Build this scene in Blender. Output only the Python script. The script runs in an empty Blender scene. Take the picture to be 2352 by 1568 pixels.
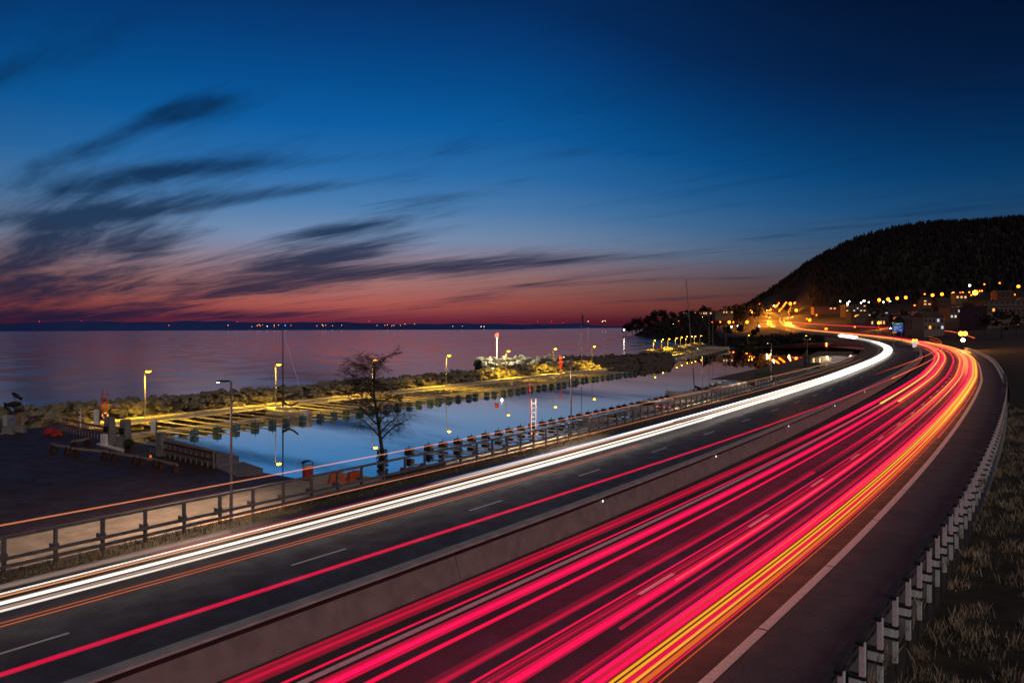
import bpy, math, random
import numpy as np
from mathutils import Vector, Matrix
R = math.radians
rnd = random.Random(7)
sc = bpy.context.scene
COL = sc.collection

# ------------------------------------------------------------------ camera
CAMZ = 10.5
cam_d = bpy.data.cameras.new('camera'); cam = bpy.data.objects.new('camera', cam_d); COL.objects.link(cam)
cam.location = (0, 0, CAMZ); cam.rotation_euler = (R(90), 0, 0)
cam_d.sensor_width = 36; cam_d.lens = 36*1700/2352; cam_d.shift_y = -34/2352
cam_d.clip_start = .5; cam_d.clip_end = 30000
sc.camera = cam
sc.view_settings.view_transform = 'Standard'; sc.view_settings.look = 'None'
sc.view_settings.exposure = 0; sc.view_settings.gamma = 1
sc.cycles.use_denoising = True
sc.cycles.max_bounces = 6; sc.cycles.transparent_max_bounces = 48
sc.cycles.sample_clamp_indirect = 3.0

def lin(c):
    return tuple((v/255/12.92 if v/255 <= .04045 else ((v/255+.055)/1.055)**2.4) for v in c)

# ------------------------------------------------------------------ sky
W = bpy.data.worlds.new('World'); sc.world = W; W.use_nodes = True
nt = W.node_tree; nt.nodes.clear()
class NB:
    def __init__(s, tree): s.t = tree
    def n(s, typ, **kw):
        o = s.t.nodes.new(typ)
        for k, v in kw.items(): setattr(o, k, v)
        return o
    def link(s, a, b): s.t.links.new(a, b)
    def m(s, op, a, b=None, c=None, clamp=False):
        o = s.n('ShaderNodeMath', operation=op, use_clamp=clamp)
        for i, v in enumerate((a, b, c)):
            if v is None: continue
            if isinstance(v, (int, float)): o.inputs[i].default_value = v
            else: s.link(v, o.inputs[i])
        return o.outputs[0]
    def ramp(s, fac, stops, interp='LINEAR'):
        o = s.n('ShaderNodeValToRGB'); r = o.color_ramp; r.interpolation = interp
        while len(r.elements) < len(stops): r.elements.new(.5)
        for e, (p, c) in zip(r.elements, stops):
            e.position = p; e.color = (*c, 1) if len(c) == 3 else c
        s.link(fac, o.inputs[0]); return o.outputs[0]
    def maprange(s, v, a, b, c=0, d=1, smooth=True):
        o = s.n('ShaderNodeMapRange'); o.interpolation_type = 'SMOOTHSTEP' if smooth else 'LINEAR'
        for i, q in enumerate((a, b, c, d)): o.inputs[i+1].default_value = q
        s.link(v, o.inputs[0]); return o.outputs[0]
    def mix(s, fac, a, b, blend='MIX'):
        o = s.n('ShaderNodeMix', data_type='RGBA', blend_type=blend)
        if isinstance(fac, (int, float)): o.inputs[0].default_value = fac
        else: s.link(fac, o.inputs[0])
        for i, v in ((6, a), (7, b)):
            if isinstance(v, tuple): o.inputs[i].default_value = (*v, 1)
            else: s.link(v, o.inputs[i])
        return o.outputs[2]
b = NB(nt)
tc = b.n('ShaderNodeTexCoord'); sep = b.n('ShaderNodeSeparateXYZ'); b.link(tc.outputs['Generated'], sep.inputs[0])
dx, dy, dz = sep.outputs
hor = b.m('SQRT', b.m('ADD', b.m('MULTIPLY', dx, dx), b.m('MULTIPLY', dy, dy)))
tanel = b.m('DIVIDE', dz, b.m('MAXIMUM', hor, .02))
zz = b.m('MAXIMUM', tanel, 0.0)
az = b.m('ARCTAN2', dx, dy)
STOPS = [(0.0, (98, 34, 56)), (.009, (114, 40, 60)), (.03, (170, 86, 80)), (.059, (164, 114, 112)), (.088, (142, 128, 144)),
         (.118, (116, 140, 174)), (.159, (74, 124, 174)), (.206, (40, 108, 170)), (.265, (8, 92, 160)), (.32, (2, 77, 142)),
         (.38, (2, 61, 122)), (.44, (3, 47, 100)), (.6, (3, 30, 72)), (1.0, (2, 16, 44))]
zz2 = b.m('MULTIPLY', zz, b.maprange(az, R(-2), R(32), 1.0, 1.5))
grad = b.ramp(zz2, [(p, lin(c)) for p, c in STOPS])
azd = b.m('DIVIDE', b.m('ADD', az, R(14)), b.maprange(zz, .03, .16, R(22), R(40)))
azf = b.m('MULTIPLY_ADD', b.m('EXPONENT', b.m('MULTIPLY', b.m('MULTIPLY', azd, azd), -1.0)), .82, .18)
base = b.mix(1.0, grad, b.n('ShaderNodeCombineColor').outputs[0], 'MULTIPLY')
cc = base.node.inputs[7].links[0].from_node
for i in range(3): b.link(azf, cc.inputs[i])
# cloud layer: a flat sheet of cirrus seen in perspective, streaks drawn out to the north-west
den = b.m('ADD', b.m('MAXIMUM', dz, 0.0), .06)
qx = b.m('DIVIDE', dx, den); qy = b.m('DIVIDE', dy, den)
su = b.m('ADD', b.m('MULTIPLY', qx, -.755), b.m('MULTIPLY', qy, .656))
sv = b.m('ADD', b.m('MULTIPLY', qx, .656), b.m('MULTIPLY', qy, .755))
def fbm(u, v, fu, fv, detail, dist, off=0.0, rough=.58):
    cx = b.n('ShaderNodeCombineXYZ'); b.link(b.m('MULTIPLY', u, fu), cx.inputs[0]); b.link(b.m('MULTIPLY', v, fv), cx.inputs[1])
    cx.inputs[2].default_value = off
    n = b.n('ShaderNodeTexNoise'); b.link(cx.outputs[0], n.inputs['Vector'])
    n.inputs['Scale'].default_value = 1; n.inputs['Detail'].default_value = detail
    n.inputs['Roughness'].default_value = rough; n.inputs['Distortion'].default_value = dist
    return n.outputs[0]
n1 = fbm(su, sv, .26, 1.35, 9, 1.3, 3.1, .62)
n2 = fbm(su, sv, .9, 5.2, 8, .8, 9.7, .62)
nz = b.m('ADD', b.m('MULTIPLY', n1, .66), b.m('MULTIPLY', n2, .34))
ta = b.m('DIVIDE', dx, b.m('MAXIMUM', dy, .05))           # tangent of azimuth, in front only
te = b.m('DIVIDE', dz, b.m('MAXIMUM', dy, .05))
CL = [(455, 250, 120, 34, -.15, .95), (230, 325, 260, 34, -.38, .62), (600, 378, 420, 20, -.07, .5), (260, 418, 340, 26, -.2, .62), (680, 432, 330, 17, -.1, .6), (470, 472, 320, 15, -.12, .6), (300, 455, 420, 60, -.1, .2),
      (60, 505, 200, 20, -.08, .6), (160, 562, 300, 56, -.12, .8), (330, 570, 90, 40, -.1, .5), (700, 600, 240, 46, -.16, 1.0), (790, 528, 150, 15, -.14, .8),
      (60, 665, 330, 46, -.02, 1.0), (560, 668, 380, 16, -.12, .6), (1050, 612, 330, 19, -.09, .85), (950, 460, 150, 16, -.12, .6),
      (1450, 500, 320, 11, -.11, .5), (1760, 545, 140, 10, -.12, .5), (1440, 352, 220, 17, -.06, .35), (1080, 684, 190, 10, -.16, .6),
      (480, 724, 330, 15, 0, .85), (1640, 640, 190, 5, -.03, .5), (70, 150, 260, 60, -.35, .5), (1290, 600, 130, 8, -.07, .5),
      (1200, 655, 200, 7, -.12, .5), (1500, 690, 240, 5, -.06, .4), (1850, 655, 200, 4, -.04, .3), (60, 735, 220, 14, 0, .8)]
msk = None
for x, y, rx, ry, sl, w in CL:
    ca, ce = (x-1176)/1700, (750-y)/1700
    da = b.m('SUBTRACT', ta, ca)
    de = b.m('ADD', b.m('SUBTRACT', te, ce), b.m('MULTIPLY', da, sl))
    ga = b.m('MULTIPLY', da, 1700/rx); ge = b.m('MULTIPLY', de, 1700/ry)
    g = b.m('MULTIPLY', b.m('EXPONENT', b.m('MULTIPLY', b.m('ADD', b.m('MULTIPLY', ga, ga), b.m('MULTIPLY', ge, ge)), -1.0)), w)
    msk = g if msk is None else b.m('ADD', msk, g)
msk = b.m('MINIMUM', b.m('ADD', msk, .1), 1.15)
cov = b.m('ADD', b.m('MULTIPLY', msk, .85), b.m('MULTIPLY', b.m('SUBTRACT', nz, .5), 2.8))
cloud = b.m('MULTIPLY', b.maprange(cov, .1, 1.08), .9)
cloud = b.m('MULTIPLY', cloud, b.maprange(tanel, -.01, .012))
ccol = b.ramp(zz, [(0, lin((18, 24, 54))), (.05, lin((14, 31, 62))), (.12, lin((8, 40, 74))), (.3, lin((4, 40, 78))), (.6, lin((3, 22, 50)))])
sky = b.mix(cloud, base, ccol)
skt = b.n('ShaderNodeTexSky', sky_type='NISHITA'); skt.sun_disc = False
skt.sun_elevation = R(-4); skt.sun_rotation = R(-13)
sky = b.mix(.02, sky, skt.outputs[0], 'ADD')
bg = b.n('ShaderNodeBackground'); b.link(sky, bg.inputs[0]); bg.inputs[1].default_value = 1.0
wo = b.n('ShaderNodeOutputWorld'); b.link(bg.outputs[0], wo.inputs[0])

# soft fill added behind the camera, opposite the sunset (the only sun lamp)
sun_d = bpy.data.lights.new('sun', 'SUN'); sun_d.energy = .66; sun_d.angle = R(25); sun_d.color = (1, .84, .79)
sun = bpy.data.objects.new('sun', sun_d); COL.objects.link(sun)
sun.rotation_euler = Vector((-.36, .7, -.62)).to_track_quat('-Z', 'Y').to_euler()

# ------------------------------------------------------------------ helpers
MATS = {}
def mat(name, col, rough=.7, var=.25, scale=3.0, bump=0.0, bscale=20.0, metal=0.0, col2=None, spec=.5):
    if name in MATS: return MATS[name]
    m = bpy.data.materials.new(name); m.use_nodes = True; q = NB(m.node_tree)
    bs = m.node_tree.nodes['Principled BSDF']
    bs.inputs['Roughness'].default_value = rough; bs.inputs['Metallic'].default_value = metal
    bs.inputs['Specular IOR Level'].default_value = spec
    t = q.n('ShaderNodeTexCoord')
    no = q.n('ShaderNodeTexNoise'); no.inputs['Scale'].default_value = scale; no.inputs['Detail'].default_value = 6
    q.link(t.outputs['Object'], no.inputs['Vector'])
    c2 = col2 or tuple(v*(1-var) for v in col); c1 = col if col2 else tuple(min(1, v*(1+var)) for v in col)
    q.link(q.ramp(no.outputs[0], [(.3, c2), (.7, c1)]), bs.inputs['Base Color'])
    if bump:
        nb = q.n('ShaderNodeTexNoise'); nb.inputs['Scale'].default_value = bscale; nb.inputs['Detail'].default_value = 5
        q.link(t.outputs['Object'], nb.inputs['Vector'])
        bp = q.n('ShaderNodeBump'); bp.inputs['Strength'].default_value = bump; q.link(nb.outputs[0], bp.inputs['Height'])
        q.link(bp.outputs[0], bs.inputs['Normal'])
    MATS[name] = m; return m
def emat(name, col, strength):
    if name in MATS: return MATS[name]
    m = bpy.data.materials.new(name); m.use_nodes = True; m.node_tree.nodes.clear(); q = NB(m.node_tree)
    e = q.n('ShaderNodeEmission'); e.inputs[0].default_value = (*col, 1); e.inputs[1].default_value = strength
    o = q.n('ShaderNodeOutputMaterial'); q.link(e.outputs[0], o.inputs[0])
    MATS[name] = m; return m

class MB:
    def __init__(s): s.v = []; s.f = []
    def add(s, v, f):
        o = len(s.v); s.v += [tuple(p) for p in v]; s.f += [tuple(i+o for i in q) for q in f]; return s
    def box(s, c, d, rz=0, taper=1.0):
        hx, hy, hz = d[0]/2, d[1]/2, d[2]/2; ca, sa = math.cos(rz), math.sin(rz); v = []
        for sz in (-1, 1):
            k = taper if sz > 0 else 1
            for sx, sy in ((-1, -1), (1, -1), (1, 1), (-1, 1)):
                x, y = sx*hx*k, sy*hy*k
                v.append((c[0]+x*ca-y*sa, c[1]+x*sa+y*ca, c[2]+sz*hz))
        return s.add(v, [(3, 2, 1, 0), (4, 5, 6, 7), (0, 1, 5, 4), (1, 2, 6, 5), (2, 3, 7, 6), (3, 0, 4, 7)])
    def bar(s, p, q, w, h):
        p, q = Vector(p), Vector(q); d = (q-p); d.normalize()
        up = Vector((0, 0, 1)) if abs(d.z) < .95 else Vector((0, 1, 0))
        a = d.cross(up).normalized(); u = a.cross(d)
        v = [e+a*(sx*w/2)+u*(sy*h/2) for e in (p, q) for sx, sy in ((-1, -1), (1, -1), (1, 1), (-1, 1))]
        return s.add(v, [(0, 1, 2, 3), (7, 6, 5, 4), (4, 5, 1, 0), (5, 6, 2, 1), (6, 7, 3, 2), (7, 4, 0, 3)])
    def cyl(s, p, q, r0, r1=None, n=8, cap=True):
        r1 = r0 if r1 is None else r1
        p, q = Vector(p), Vector(q); d = (q-p).normalized()
        up = Vector((0, 0, 1)) if abs(d.z) < .95 else Vector((0, 1, 0))
        a = d.cross(up).normalized(); u = d.cross(a)
        v = [e+a*(r*math.cos(2*math.pi*i/n))+u*(r*math.sin(2*math.pi*i/n)) for e, r in ((p, r0), (q, r1)) for i in range(n)]
        f = [(i, (i+1) % n, n+(i+1) % n, n+i) for i in range(n)]
        if cap: f += [tuple(range(n))[::-1], tuple(range(n, 2*n))]
        return s.add(v, f)
    def prism(s, poly, z0, z1):
        n = len(poly)
        v = [(x, y, z0) for x, y in poly]+[(x, y, z1) for x, y in poly]
        return s.add(v, [tuple(range(n))[::-1], tuple(range(n, 2*n))]+[(i, (i+1) % n, n+(i+1) % n, n+i) for i in range(n)])
    def ball(s, c, r, seg=8, ring=5, sz=1.0):
        v = [(c[0], c[1], c[2]-r*sz)]
        for j in range(1, ring):
            t = math.pi*j/ring-math.pi/2
            for i in range(seg):
                p = 2*math.pi*i/seg
                v.append((c[0]+r*math.cos(t)*math.cos(p), c[1]+r*math.cos(t)*math.sin(p), c[2]+r*sz*math.sin(t)))
        v.append((c[0], c[1], c[2]+r*sz)); L = len(v)-1
        f = [(0, 1+(i+1) % seg, 1+i) for i in range(seg)]
        for j in range(ring-2):
            a = 1+j*seg; f += [(a+i, a+(i+1) % seg, a+seg+(i+1) % seg, a+seg+i) for i in range(seg)]
        a = 1+(ring-2)*seg; f += [(a+i, a+(i+1) % seg, L) for i in range(seg)]
        return s.add(v, f)
    def torus(s, c, Rr, r, axis='y', n=20, k=8, i0=0, i1=None):
        i1 = n if i1 is None else i1; v = []; f = []
        closed = (i1-i0 == n); cnt = n if closed else i1-i0+1
        for i in range(i0, i0+cnt):
            t = 2*math.pi*i/n
            for j in range(k):
                p = 2*math.pi*j/k; rr = Rr+r*math.cos(p)
                v.append((c[0]+rr*math.cos(t), c[1]+r*math.sin(p), c[2]+rr*math.sin(t)))
        for i in range(cnt if closed else cnt-1):
            for j in range(k):
                a = i*k; bb = ((i+1) % cnt)*k
                f.append((a+j, a+(j+1) % k, bb+(j+1) % k, bb+j))
        return s.add(v, f)
    def mesh(s, name, m, smooth=False):
        me = bpy.data.meshes.new(name); me.from_pydata(s.v, [], s.f)
        if m: me.materials.append(m)
        if smooth: me.polygons.foreach_set('use_smooth', [True]*len(me.polygons))
        me.update(); return me
    def build(s, name, m, parent=None, smooth=False):
        o = bpy.data.objects.new(name, s.mesh(name, m, smooth)); COL.objects.link(o)
        if parent: o.parent = parent
        return o
def tag(o, label=None, cat=None, group=None, kind=None):
    if label: o['label'] = label
    if cat: o['category'] = cat
    if group: o['group'] = group
    if kind: o['kind'] = kind
    return o
def thing(name, label, cat, loc=(0, 0, 0), rz=0, group=None):
    o = bpy.data.objects.new(name, None); COL.objects.link(o); o.empty_display_size = .2
    o.location = loc; o.rotation_euler = (0, 0, rz); return tag(o, label, cat, group)
def part(me, name, parent, loc=(0, 0, 0), rz=0):
    o = bpy.data.objects.new(name, me); COL.objects.link(o); o.parent = parent; o.location = loc; o.rotation_euler = (0, 0, rz); return o
def copy_tree(o, parent=None):
    c = o.copy(); COL.objects.link(c); c.parent = parent
    for ch in o.children: copy_tree(ch, c)
    return c
ORD = ['first', 'second', 'third', 'fourth', 'fifth', 'sixth', 'seventh', 'eighth', 'ninth', 'tenth', 'eleventh', 'twelfth', 'thirteenth',
       'fourteenth', 'fifteenth', 'sixteenth', 'seventeenth', 'eighteenth', 'nineteenth']
TENS = {2: 'twent', 3: 'thirt', 4: 'fort', 5: 'fift', 6: 'sixt'}
def ordinal(i):
    i += 1
    if i < 20: return ORD[i-1]
    t, u = divmod(i, 10)
    return TENS[t]+'ieth' if u == 0 else TENS[t]+'y-'+ORD[u-1]
def spot(x, y, z):            # ground position of a surveyed point at height z
    Y = (CAMZ-z)*1700/(y-750); return ((x-1176)*Y/1700, Y)
def at(x, y, Y):              # survey bearing + distance -> world point
    return Vector(((x-1176)*Y/1700, Y, CAMZ-(y-750)*Y/1700))

# ------------------------------------------------------------------ road alignment
ZK = [(0, 0), (150, 0), (350, 1.5), (550, 4), (800, 6.5), (1000, 13), (1500, 46), (2500, 110)]
def zr(Y): return float(np.interp(Y, *zip(*ZK)))
HT = [(-100, 38.5), (0, 38.3), (30, 37.3), (40, 36.8), (50, 35.8), (70, 34.6), (100, 33.6), (150, 32.4), (200, 31.5), (250, 29), (300, 26),
      (350, 22.5), (420, 18), (500, 13.5), (650, 13.5), (850, 14), (1000, 17), (1150, 21), (1500, 23), (3000, 23)]
hx_, hy_ = zip(*HT)
pts = [(-15.2, 25.4)]; ds = .5; x, y = pts[0]
while y < 1750:
    h = R(float(np.interp(y, hx_, hy_))); x += ds*math.sin(h); y += ds*math.cos(h); pts.append((x, y))
x, y = -15.2, 25.4; back = []
for i in range(160):
    h = R(float(np.interp(y, hx_, hy_))); x -= ds*math.sin(h); y -= ds*math.cos(h); back.append((x, y))
C = np.array(back[::-1]+pts); S0 = -80.0; SMAX = S0+ds*(len(C)-1)
TT = np.gradient(C, axis=0); TT /= np.linalg.norm(TT, axis=1)[:, None]
def widen(s): return 1+.13*min(1, max(0, (s-5)/150))
def P(s, o, z=0.0, w=True):
    k = (s-S0)/ds; x_ = np.interp(k, range(len(C)), C[:, 0]) if False else None
    i = min(max(int(k), 0), len(C)-2); f = min(max(k-i, 0), 1)
    c = C[i]*(1-f)+C[i+1]*f; t = TT[i]*(1-f)+TT[i+1]*f
    if w: o = o*widen(s)
    px, py = c[0]+t[1]*o, c[1]-t[0]*o
    return (float(px), float(py), zr(py)+z)
def hdg(s):
    i = min(max(int((s-S0)/ds), 0), len(C)-1); return math.atan2(TT[i][1], TT[i][0])
def srange(a, e, near=2.0):
    L = [a]; s = a
    while s < e:
        s += near if s < 120 else (3.5 if s < 320 else 12); L.append(min(s, e))
    return L
def strip(o0, o1, a, e, z, name, m, parent=None, z1=None, near=2.0, w=True, sub=1):
    mb = MB(); ss = srange(a, e, near); v = []; f = []
    for s in ss:
        for k in range(sub+1):
            t = k/sub; v.append(P(s, o0+(o1-o0)*t, z+((z1 if z1 is not None else z)-z)*t, w))
    n = sub+1
    for i in range(len(ss)-1):
        for k in range(sub):
            f.append((i*n+k, i*n+k+1, (i+1)*n+k+1, (i+1)*n+k))
    mb.add(v, f); return mb.build(name, m, parent)
def sweep(prof, ss, mb=None, o=0, z=0, w=True, cap=True):
    """closed profile [(do,dz)] carried along the road alignment"""
    mb = mb or MB(); n = len(prof); v = []; f = []
    for s in ss:
        oo = o(s) if callable(o) else o
        zz_ = z(s) if callable(z) else z
        k = widen(s) if w else 1
        for a_, c_ in prof: v.append(P(s, oo*k+a_, zz_+c_, False))
    for i in range(len(ss)-1):
        for j in range(n): f.append((i*n+j, i*n+(j+1) % n, (i+1)*n+(j+1) % n, (i+1)*n+j))
    if cap: f += [tuple(range(n))[::-1], tuple(range((len(ss)-1)*n, len(ss)*n))]
    return mb.add(v, f)

# ------------------------------------------------------------------ materials
def asphalt(name, col, speck):
    m = bpy.data.materials.new(name); m.use_nodes = True; q = NB(m.node_tree); bs = m.node_tree.nodes['Principled BSDF']
    t = q.n('ShaderNodeTexCoord')
    def noise(sc_, det=4, rough=.6):
        n = q.n('ShaderNodeTexNoise'); n.inputs['Scale'].default_value = sc_; n.inputs['Detail'].default_value = det; n.inputs['Roughness'].default_value = rough
        q.link(t.outputs['Object'], n.inputs['Vector']); return n.outputs[0]
    f = q.ramp(noise(9, 8, .75), [(.3, tuple(v*.55 for v in col)), (.72, tuple(v*1.5 for v in col))])
    big = q.ramp(noise(.16, 4), [(.35, (.7, .7, .7)), (.65, (1.15, 1.1, 1.1))])
    c = q.mix(1.0, f, big, 'MULTIPLY')
    vor = q.n('ShaderNodeTexVoronoi'); vor.inputs['Scale'].default_value = 7; q.link(t.outputs['Object'], vor.inputs['Vector'])
    sp = q.m('LESS_THAN', vor.outputs['Distance'], speck)
    c = q.mix(sp, c, (.5, .48, .46))
    q.link(c, bs.inputs['Base Color'])
    q.link(q.maprange(noise(.8), .3, .7, .5, .72), bs.inputs['Roughness'])
    bp = q.n('ShaderNodeBump'); bp.inputs['Strength'].default_value = .35; bp.inputs['Distance'].default_value = .02
    q.link(noise(28, 6, .7), bp.inputs['Height']); q.link(bp.outputs[0], bs.inputs['Normal'])
    return m
M_asph = asphalt('asphalt', (.055, .047, .046), .03)
M_asphr = asphalt('lightened_asphalt', (.062, .064, .068), .03)  # same asphalt; extra light on these lanes put into a paler, greyer colour
M_asph2 = asphalt('shoulder_asphalt', (.082, .088, .098), .075)
M_quay = asphalt('quay_asphalt', (.045, .022, .014), .03)
M_paint = mat('road_paint', (.85, .82, .82), .6, .18, 6, col2=(.62, .6, .6))
M_conc = mat('concrete', (.2, .19, .187), .85, .2, 1.5, .2, 12)
M_conc_d = mat('dark_concrete', (.16, .14, .14), .85, .25, 1.2, .25, 10)
M_steel = mat('galvanised_steel', (.36, .35, .37), .42, .25, 4, .05, 30, metal=.75)
M_rail = mat('weathered_rail', (.2, .18, .19), .5, .3, 3, .05, 30, metal=.5)
M_railr = mat('dark_rail', (.05, .045, .05), .5, .3, 3, .05, 30, metal=.3)
M_postw = mat('pale_post', (.9, .89, .93), .6, .15, 4)
M_verge = mat('verge_soil', (.075, .058, .035), .95, .4, 2.5, .6, 8)
M_grass = mat('grass_ground', (.03, .024, .014), .95, .5, .9, .6, 4)
M_blade = mat('grass_blade', (.38, .3, .2), .8, .45, .7)
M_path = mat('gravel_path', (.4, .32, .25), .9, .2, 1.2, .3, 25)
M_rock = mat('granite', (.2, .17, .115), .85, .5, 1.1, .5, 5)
M_rockd = mat('dark_granite', (.07, .055, .045), .9, .4, 1.0, .5, 5)
M_wood = mat('grey_timber', (.3, .25, .19), .8, .3, 3, .2, 20)
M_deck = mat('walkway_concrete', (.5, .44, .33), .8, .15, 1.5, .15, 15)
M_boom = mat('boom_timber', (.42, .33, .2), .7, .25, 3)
M_boomw = mat('boom_grey', (.42, .38, .36), .6, .25, 3)
M_blue = mat('blue_float', (.03, .09, .13), .5, .3, 4)
M_green = mat('green_float', (.025, .075, .07), .5, .3, 4)
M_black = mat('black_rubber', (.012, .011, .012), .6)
M_dark = mat('dark_metal', (.04, .035, .035), .5, metal=.4)
M_pole = mat('lamp_pole', (.3, .27, .29), .45, .2, 4, metal=.6)
M_white = mat('white_paint', (.82, .79, .76), .5, .1, 4)
M_red = mat('red_paint', (.42, .03, .025), .5, .2, 4)
M_orange = mat('orange_plastic', (.5, .09, .03), .5, .2, 4)
M_roofg = mat('green_roof', (.05, .06, .04), .8, .3, 4)
M_bark = mat('birch_bark', (.05, .04, .035), .9, .5, 8)
M_tree = mat('dark_foliage', (.018, .014, .01), .95, .5, .5)
M_forest = mat('forest', (.004, .0026, .0026), .95, .5, .02)
M_hill = mat('hill_ground', (.02, .014, .011), .95, .5, .02)
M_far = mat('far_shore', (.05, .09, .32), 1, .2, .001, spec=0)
M_hull = mat('hull_white', (.55, .47, .38), .4, .12, 2)
M_wall = mat('town_wall', (.13, .095, .08), .85, .2, .4)
M_wall2 = mat('town_brick', (.1, .045, .035), .85, .2, .4)
M_roof = mat('town_roof', (.06, .045, .04), .85, .3, .5)

# ------------------------------------------------------------------ water
def water(name, rough, bump, sx, sy, lo):
    m = bpy.data.materials.new(name); m.use_nodes = True; m.node_tree.nodes.clear(); q = NB(m.node_tree)
    t = q.n('ShaderNodeTexCoord'); mp = q.n('ShaderNodeMapping'); mp.inputs['Scale'].default_value = (sx, sy, 1)
    mp.inputs['Rotation'].default_value = (0, 0, R(20)); q.link(t.outputs['Object'], mp.inputs[0])
    n = q.n('ShaderNodeTexNoise'); n.inputs['Scale'].default_value = 1; n.inputs['Detail'].default_value = 5; q.link(mp.outputs[0], n.inputs['Vector'])
    bp = q.n('ShaderNodeBump'); bp.inputs['Strength'].default_value = bump; bp.inputs['Distance'].default_value = .1; q.link(n.outputs[0], bp.inputs['Height'])
    n2 = q.n('ShaderNodeTexNoise'); n2.inputs['Scale'].default_value = .05; n2.inputs['Detail'].default_value = 4; q.link(mp.outputs[0], n2.inputs['Vector'])
    g = q.n('ShaderNodeBsdfGlossy'); g.inputs['Color'].default_value = (.95, .95, .95, 1)
    q.link(q.maprange(n2.outputs[0], .35, .65, rough*.7, rough*1.4), g.inputs['Roughness']); q.link(bp.outputs[0], g.inputs['Normal'])
    d = q.n('ShaderNodeBsdfDiffuse'); d.inputs['Color'].default_value = (.004, .008, .012, 1)
    fr = q.n('ShaderNodeFresnel'); fr.inputs['IOR'].default_value = 1.45
    fac = q.m('MULTIPLY_ADD', fr.outputs[0], 1-lo, lo, clamp=True)
    mx = q.n('ShaderNodeMixShader'); q.link(fac, mx.inputs[0]); q.link(d.outputs[0], mx.inputs[1]); q.link(g.outputs[0], mx.inputs[2])
    o = q.n('ShaderNodeOutputMaterial'); q.link(mx.outputs[0], o.inputs[0]); return m
M_lake = water('lake_water', .12, .05, 1.5, 1.5, .3)
M_harb = water('harbour_water', .012, .02, .35, .35, .5)
WZ = -2.0
tag(MB().add([(-9000, -200, WZ-.02), (900, -200, WZ-.02), (900, 20000, WZ-.02), (-9000, 20000, WZ-.02)], [(0, 1, 2, 3)]).build('lake', M_lake), kind='structure')
WK0, WK1 = Vector((-50.5, 87)), Vector((27, 206))           # inner breakwater walkway
wdir = (WK1-WK0).normalized(); wperp = Vector((wdir.y, -wdir.x))   # towards the basin
def wk(t, o): p = WK0+wdir*t+wperp*o; return (p.x, p.y)
WL = (WK1-WK0).length
harb = [(-62, 30), (-54, 90), wk(0, -5), wk(WL, -5), (34, 222), (56, 262), (118, 424), (152, 424), (215, 470), (200, 380), (110, 190), (40, 95), (-10, 30)]
tag(MB().add([(x, y, WZ) for x, y in harb], [tuple(range(len(harb)))]).build('harbour_basin', M_harb), kind='structure')

# ------------------------------------------------------------------ far shore across the lake
def shoreY(x): return float(np.interp(x, [-900, 0, 1206, 1424, 1620], [1700, 1930, 3270, 7000, 8500]))
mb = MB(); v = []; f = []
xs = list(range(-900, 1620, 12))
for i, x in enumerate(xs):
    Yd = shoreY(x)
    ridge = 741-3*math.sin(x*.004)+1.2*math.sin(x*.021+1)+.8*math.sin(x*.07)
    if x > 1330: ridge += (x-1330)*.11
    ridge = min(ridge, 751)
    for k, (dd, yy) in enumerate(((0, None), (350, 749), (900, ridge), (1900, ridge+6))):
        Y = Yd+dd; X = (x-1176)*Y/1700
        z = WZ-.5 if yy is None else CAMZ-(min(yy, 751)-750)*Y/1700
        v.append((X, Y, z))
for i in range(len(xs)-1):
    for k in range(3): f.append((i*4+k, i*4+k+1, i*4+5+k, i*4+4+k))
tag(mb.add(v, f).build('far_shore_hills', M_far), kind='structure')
E_warm = emat('glow_warm', (1, .3, .06), 9); E_red = emat('glow_red', (1, .02, .05), 9); E_wht = emat('glow_white', (1, .8, .5), 10)
E_blue = emat('glow_blue', (.1, .35, 1), 14)
shore_lights = {k: MB().ball((0, 0, 0), 1, 8, 5).mesh('shore_light', e) for k, e in (('w', E_warm), ('r', E_red), ('c', E_wht), ('b', E_blue))}
SL = [(18, 756, 'c', 4.2), (5, 754, 'w', 2.5), (65, 755, 'w', 2.5), (100, 755, 'w', 2.5), (130, 751, 'w', 2.5), (90, 738, 'r', 2.6), (187, 737, 'r', 2.2), (97, 742, 'r', 2),
      (342, 752, 'w', 2), (388, 747, 'w', 2), (524, 747, 'w', 3), (578, 750, 'w', 2.4), (591, 748, 'w', 3), (598, 748, 'w', 2.4), (614, 749, 'c', 3), (630, 750, 'w', 2.4), (648, 751, 'w', 2.4),
      (545, 739, 'r', 3), (742, 748, 'w', 3.4), (866, 747, 'w', 2.4), (880, 745, 'w', 2.6), (884, 747, 'w', 2.4), (900, 748, 'w', 2.6), (920, 747, 'w', 2.6), (595, 745.5, 'w', 3), (603, 746, 'w', 2.4),
      (640, 746.5, 'w', 3), (630, 746, 'w', 3), (655, 747, 'b', 3.2), (668, 747, 'w', 2.4), (740, 745.5, 'w', 3), (748, 746.5, 'w', 2.8), (728, 748, 'w', 2.4), (764, 748, 'w', 2.6), (785, 747, 'w', 2.8), (790, 745, 'r', 2.4),
      (848, 737.5, 'r', 2.6), (890, 746, 'w', 3), (905, 747, 'w', 2.4), (930, 744, 'w', 2.6), (952, 743.5, 'w', 2.6), (1040, 749, 'w', 2.6), (1062, 748.5, 'w', 2.6), (1105, 750, 'c', 3.6), (1112, 750, 'c', 3.2),
      (1119, 750.5, 'c', 3.2), (1267, 738.5, 'r', 2.4), (1235, 738, 'r', 2), (1351, 738, 'c', 3), (1383, 739, 'c', 2.6), (1385, 737, 'c', 2.8), (1390, 737, 'c', 2.8), (1293, 740, 'r', 2), (280, 752, 'w', 2)]
seen = {}
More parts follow.
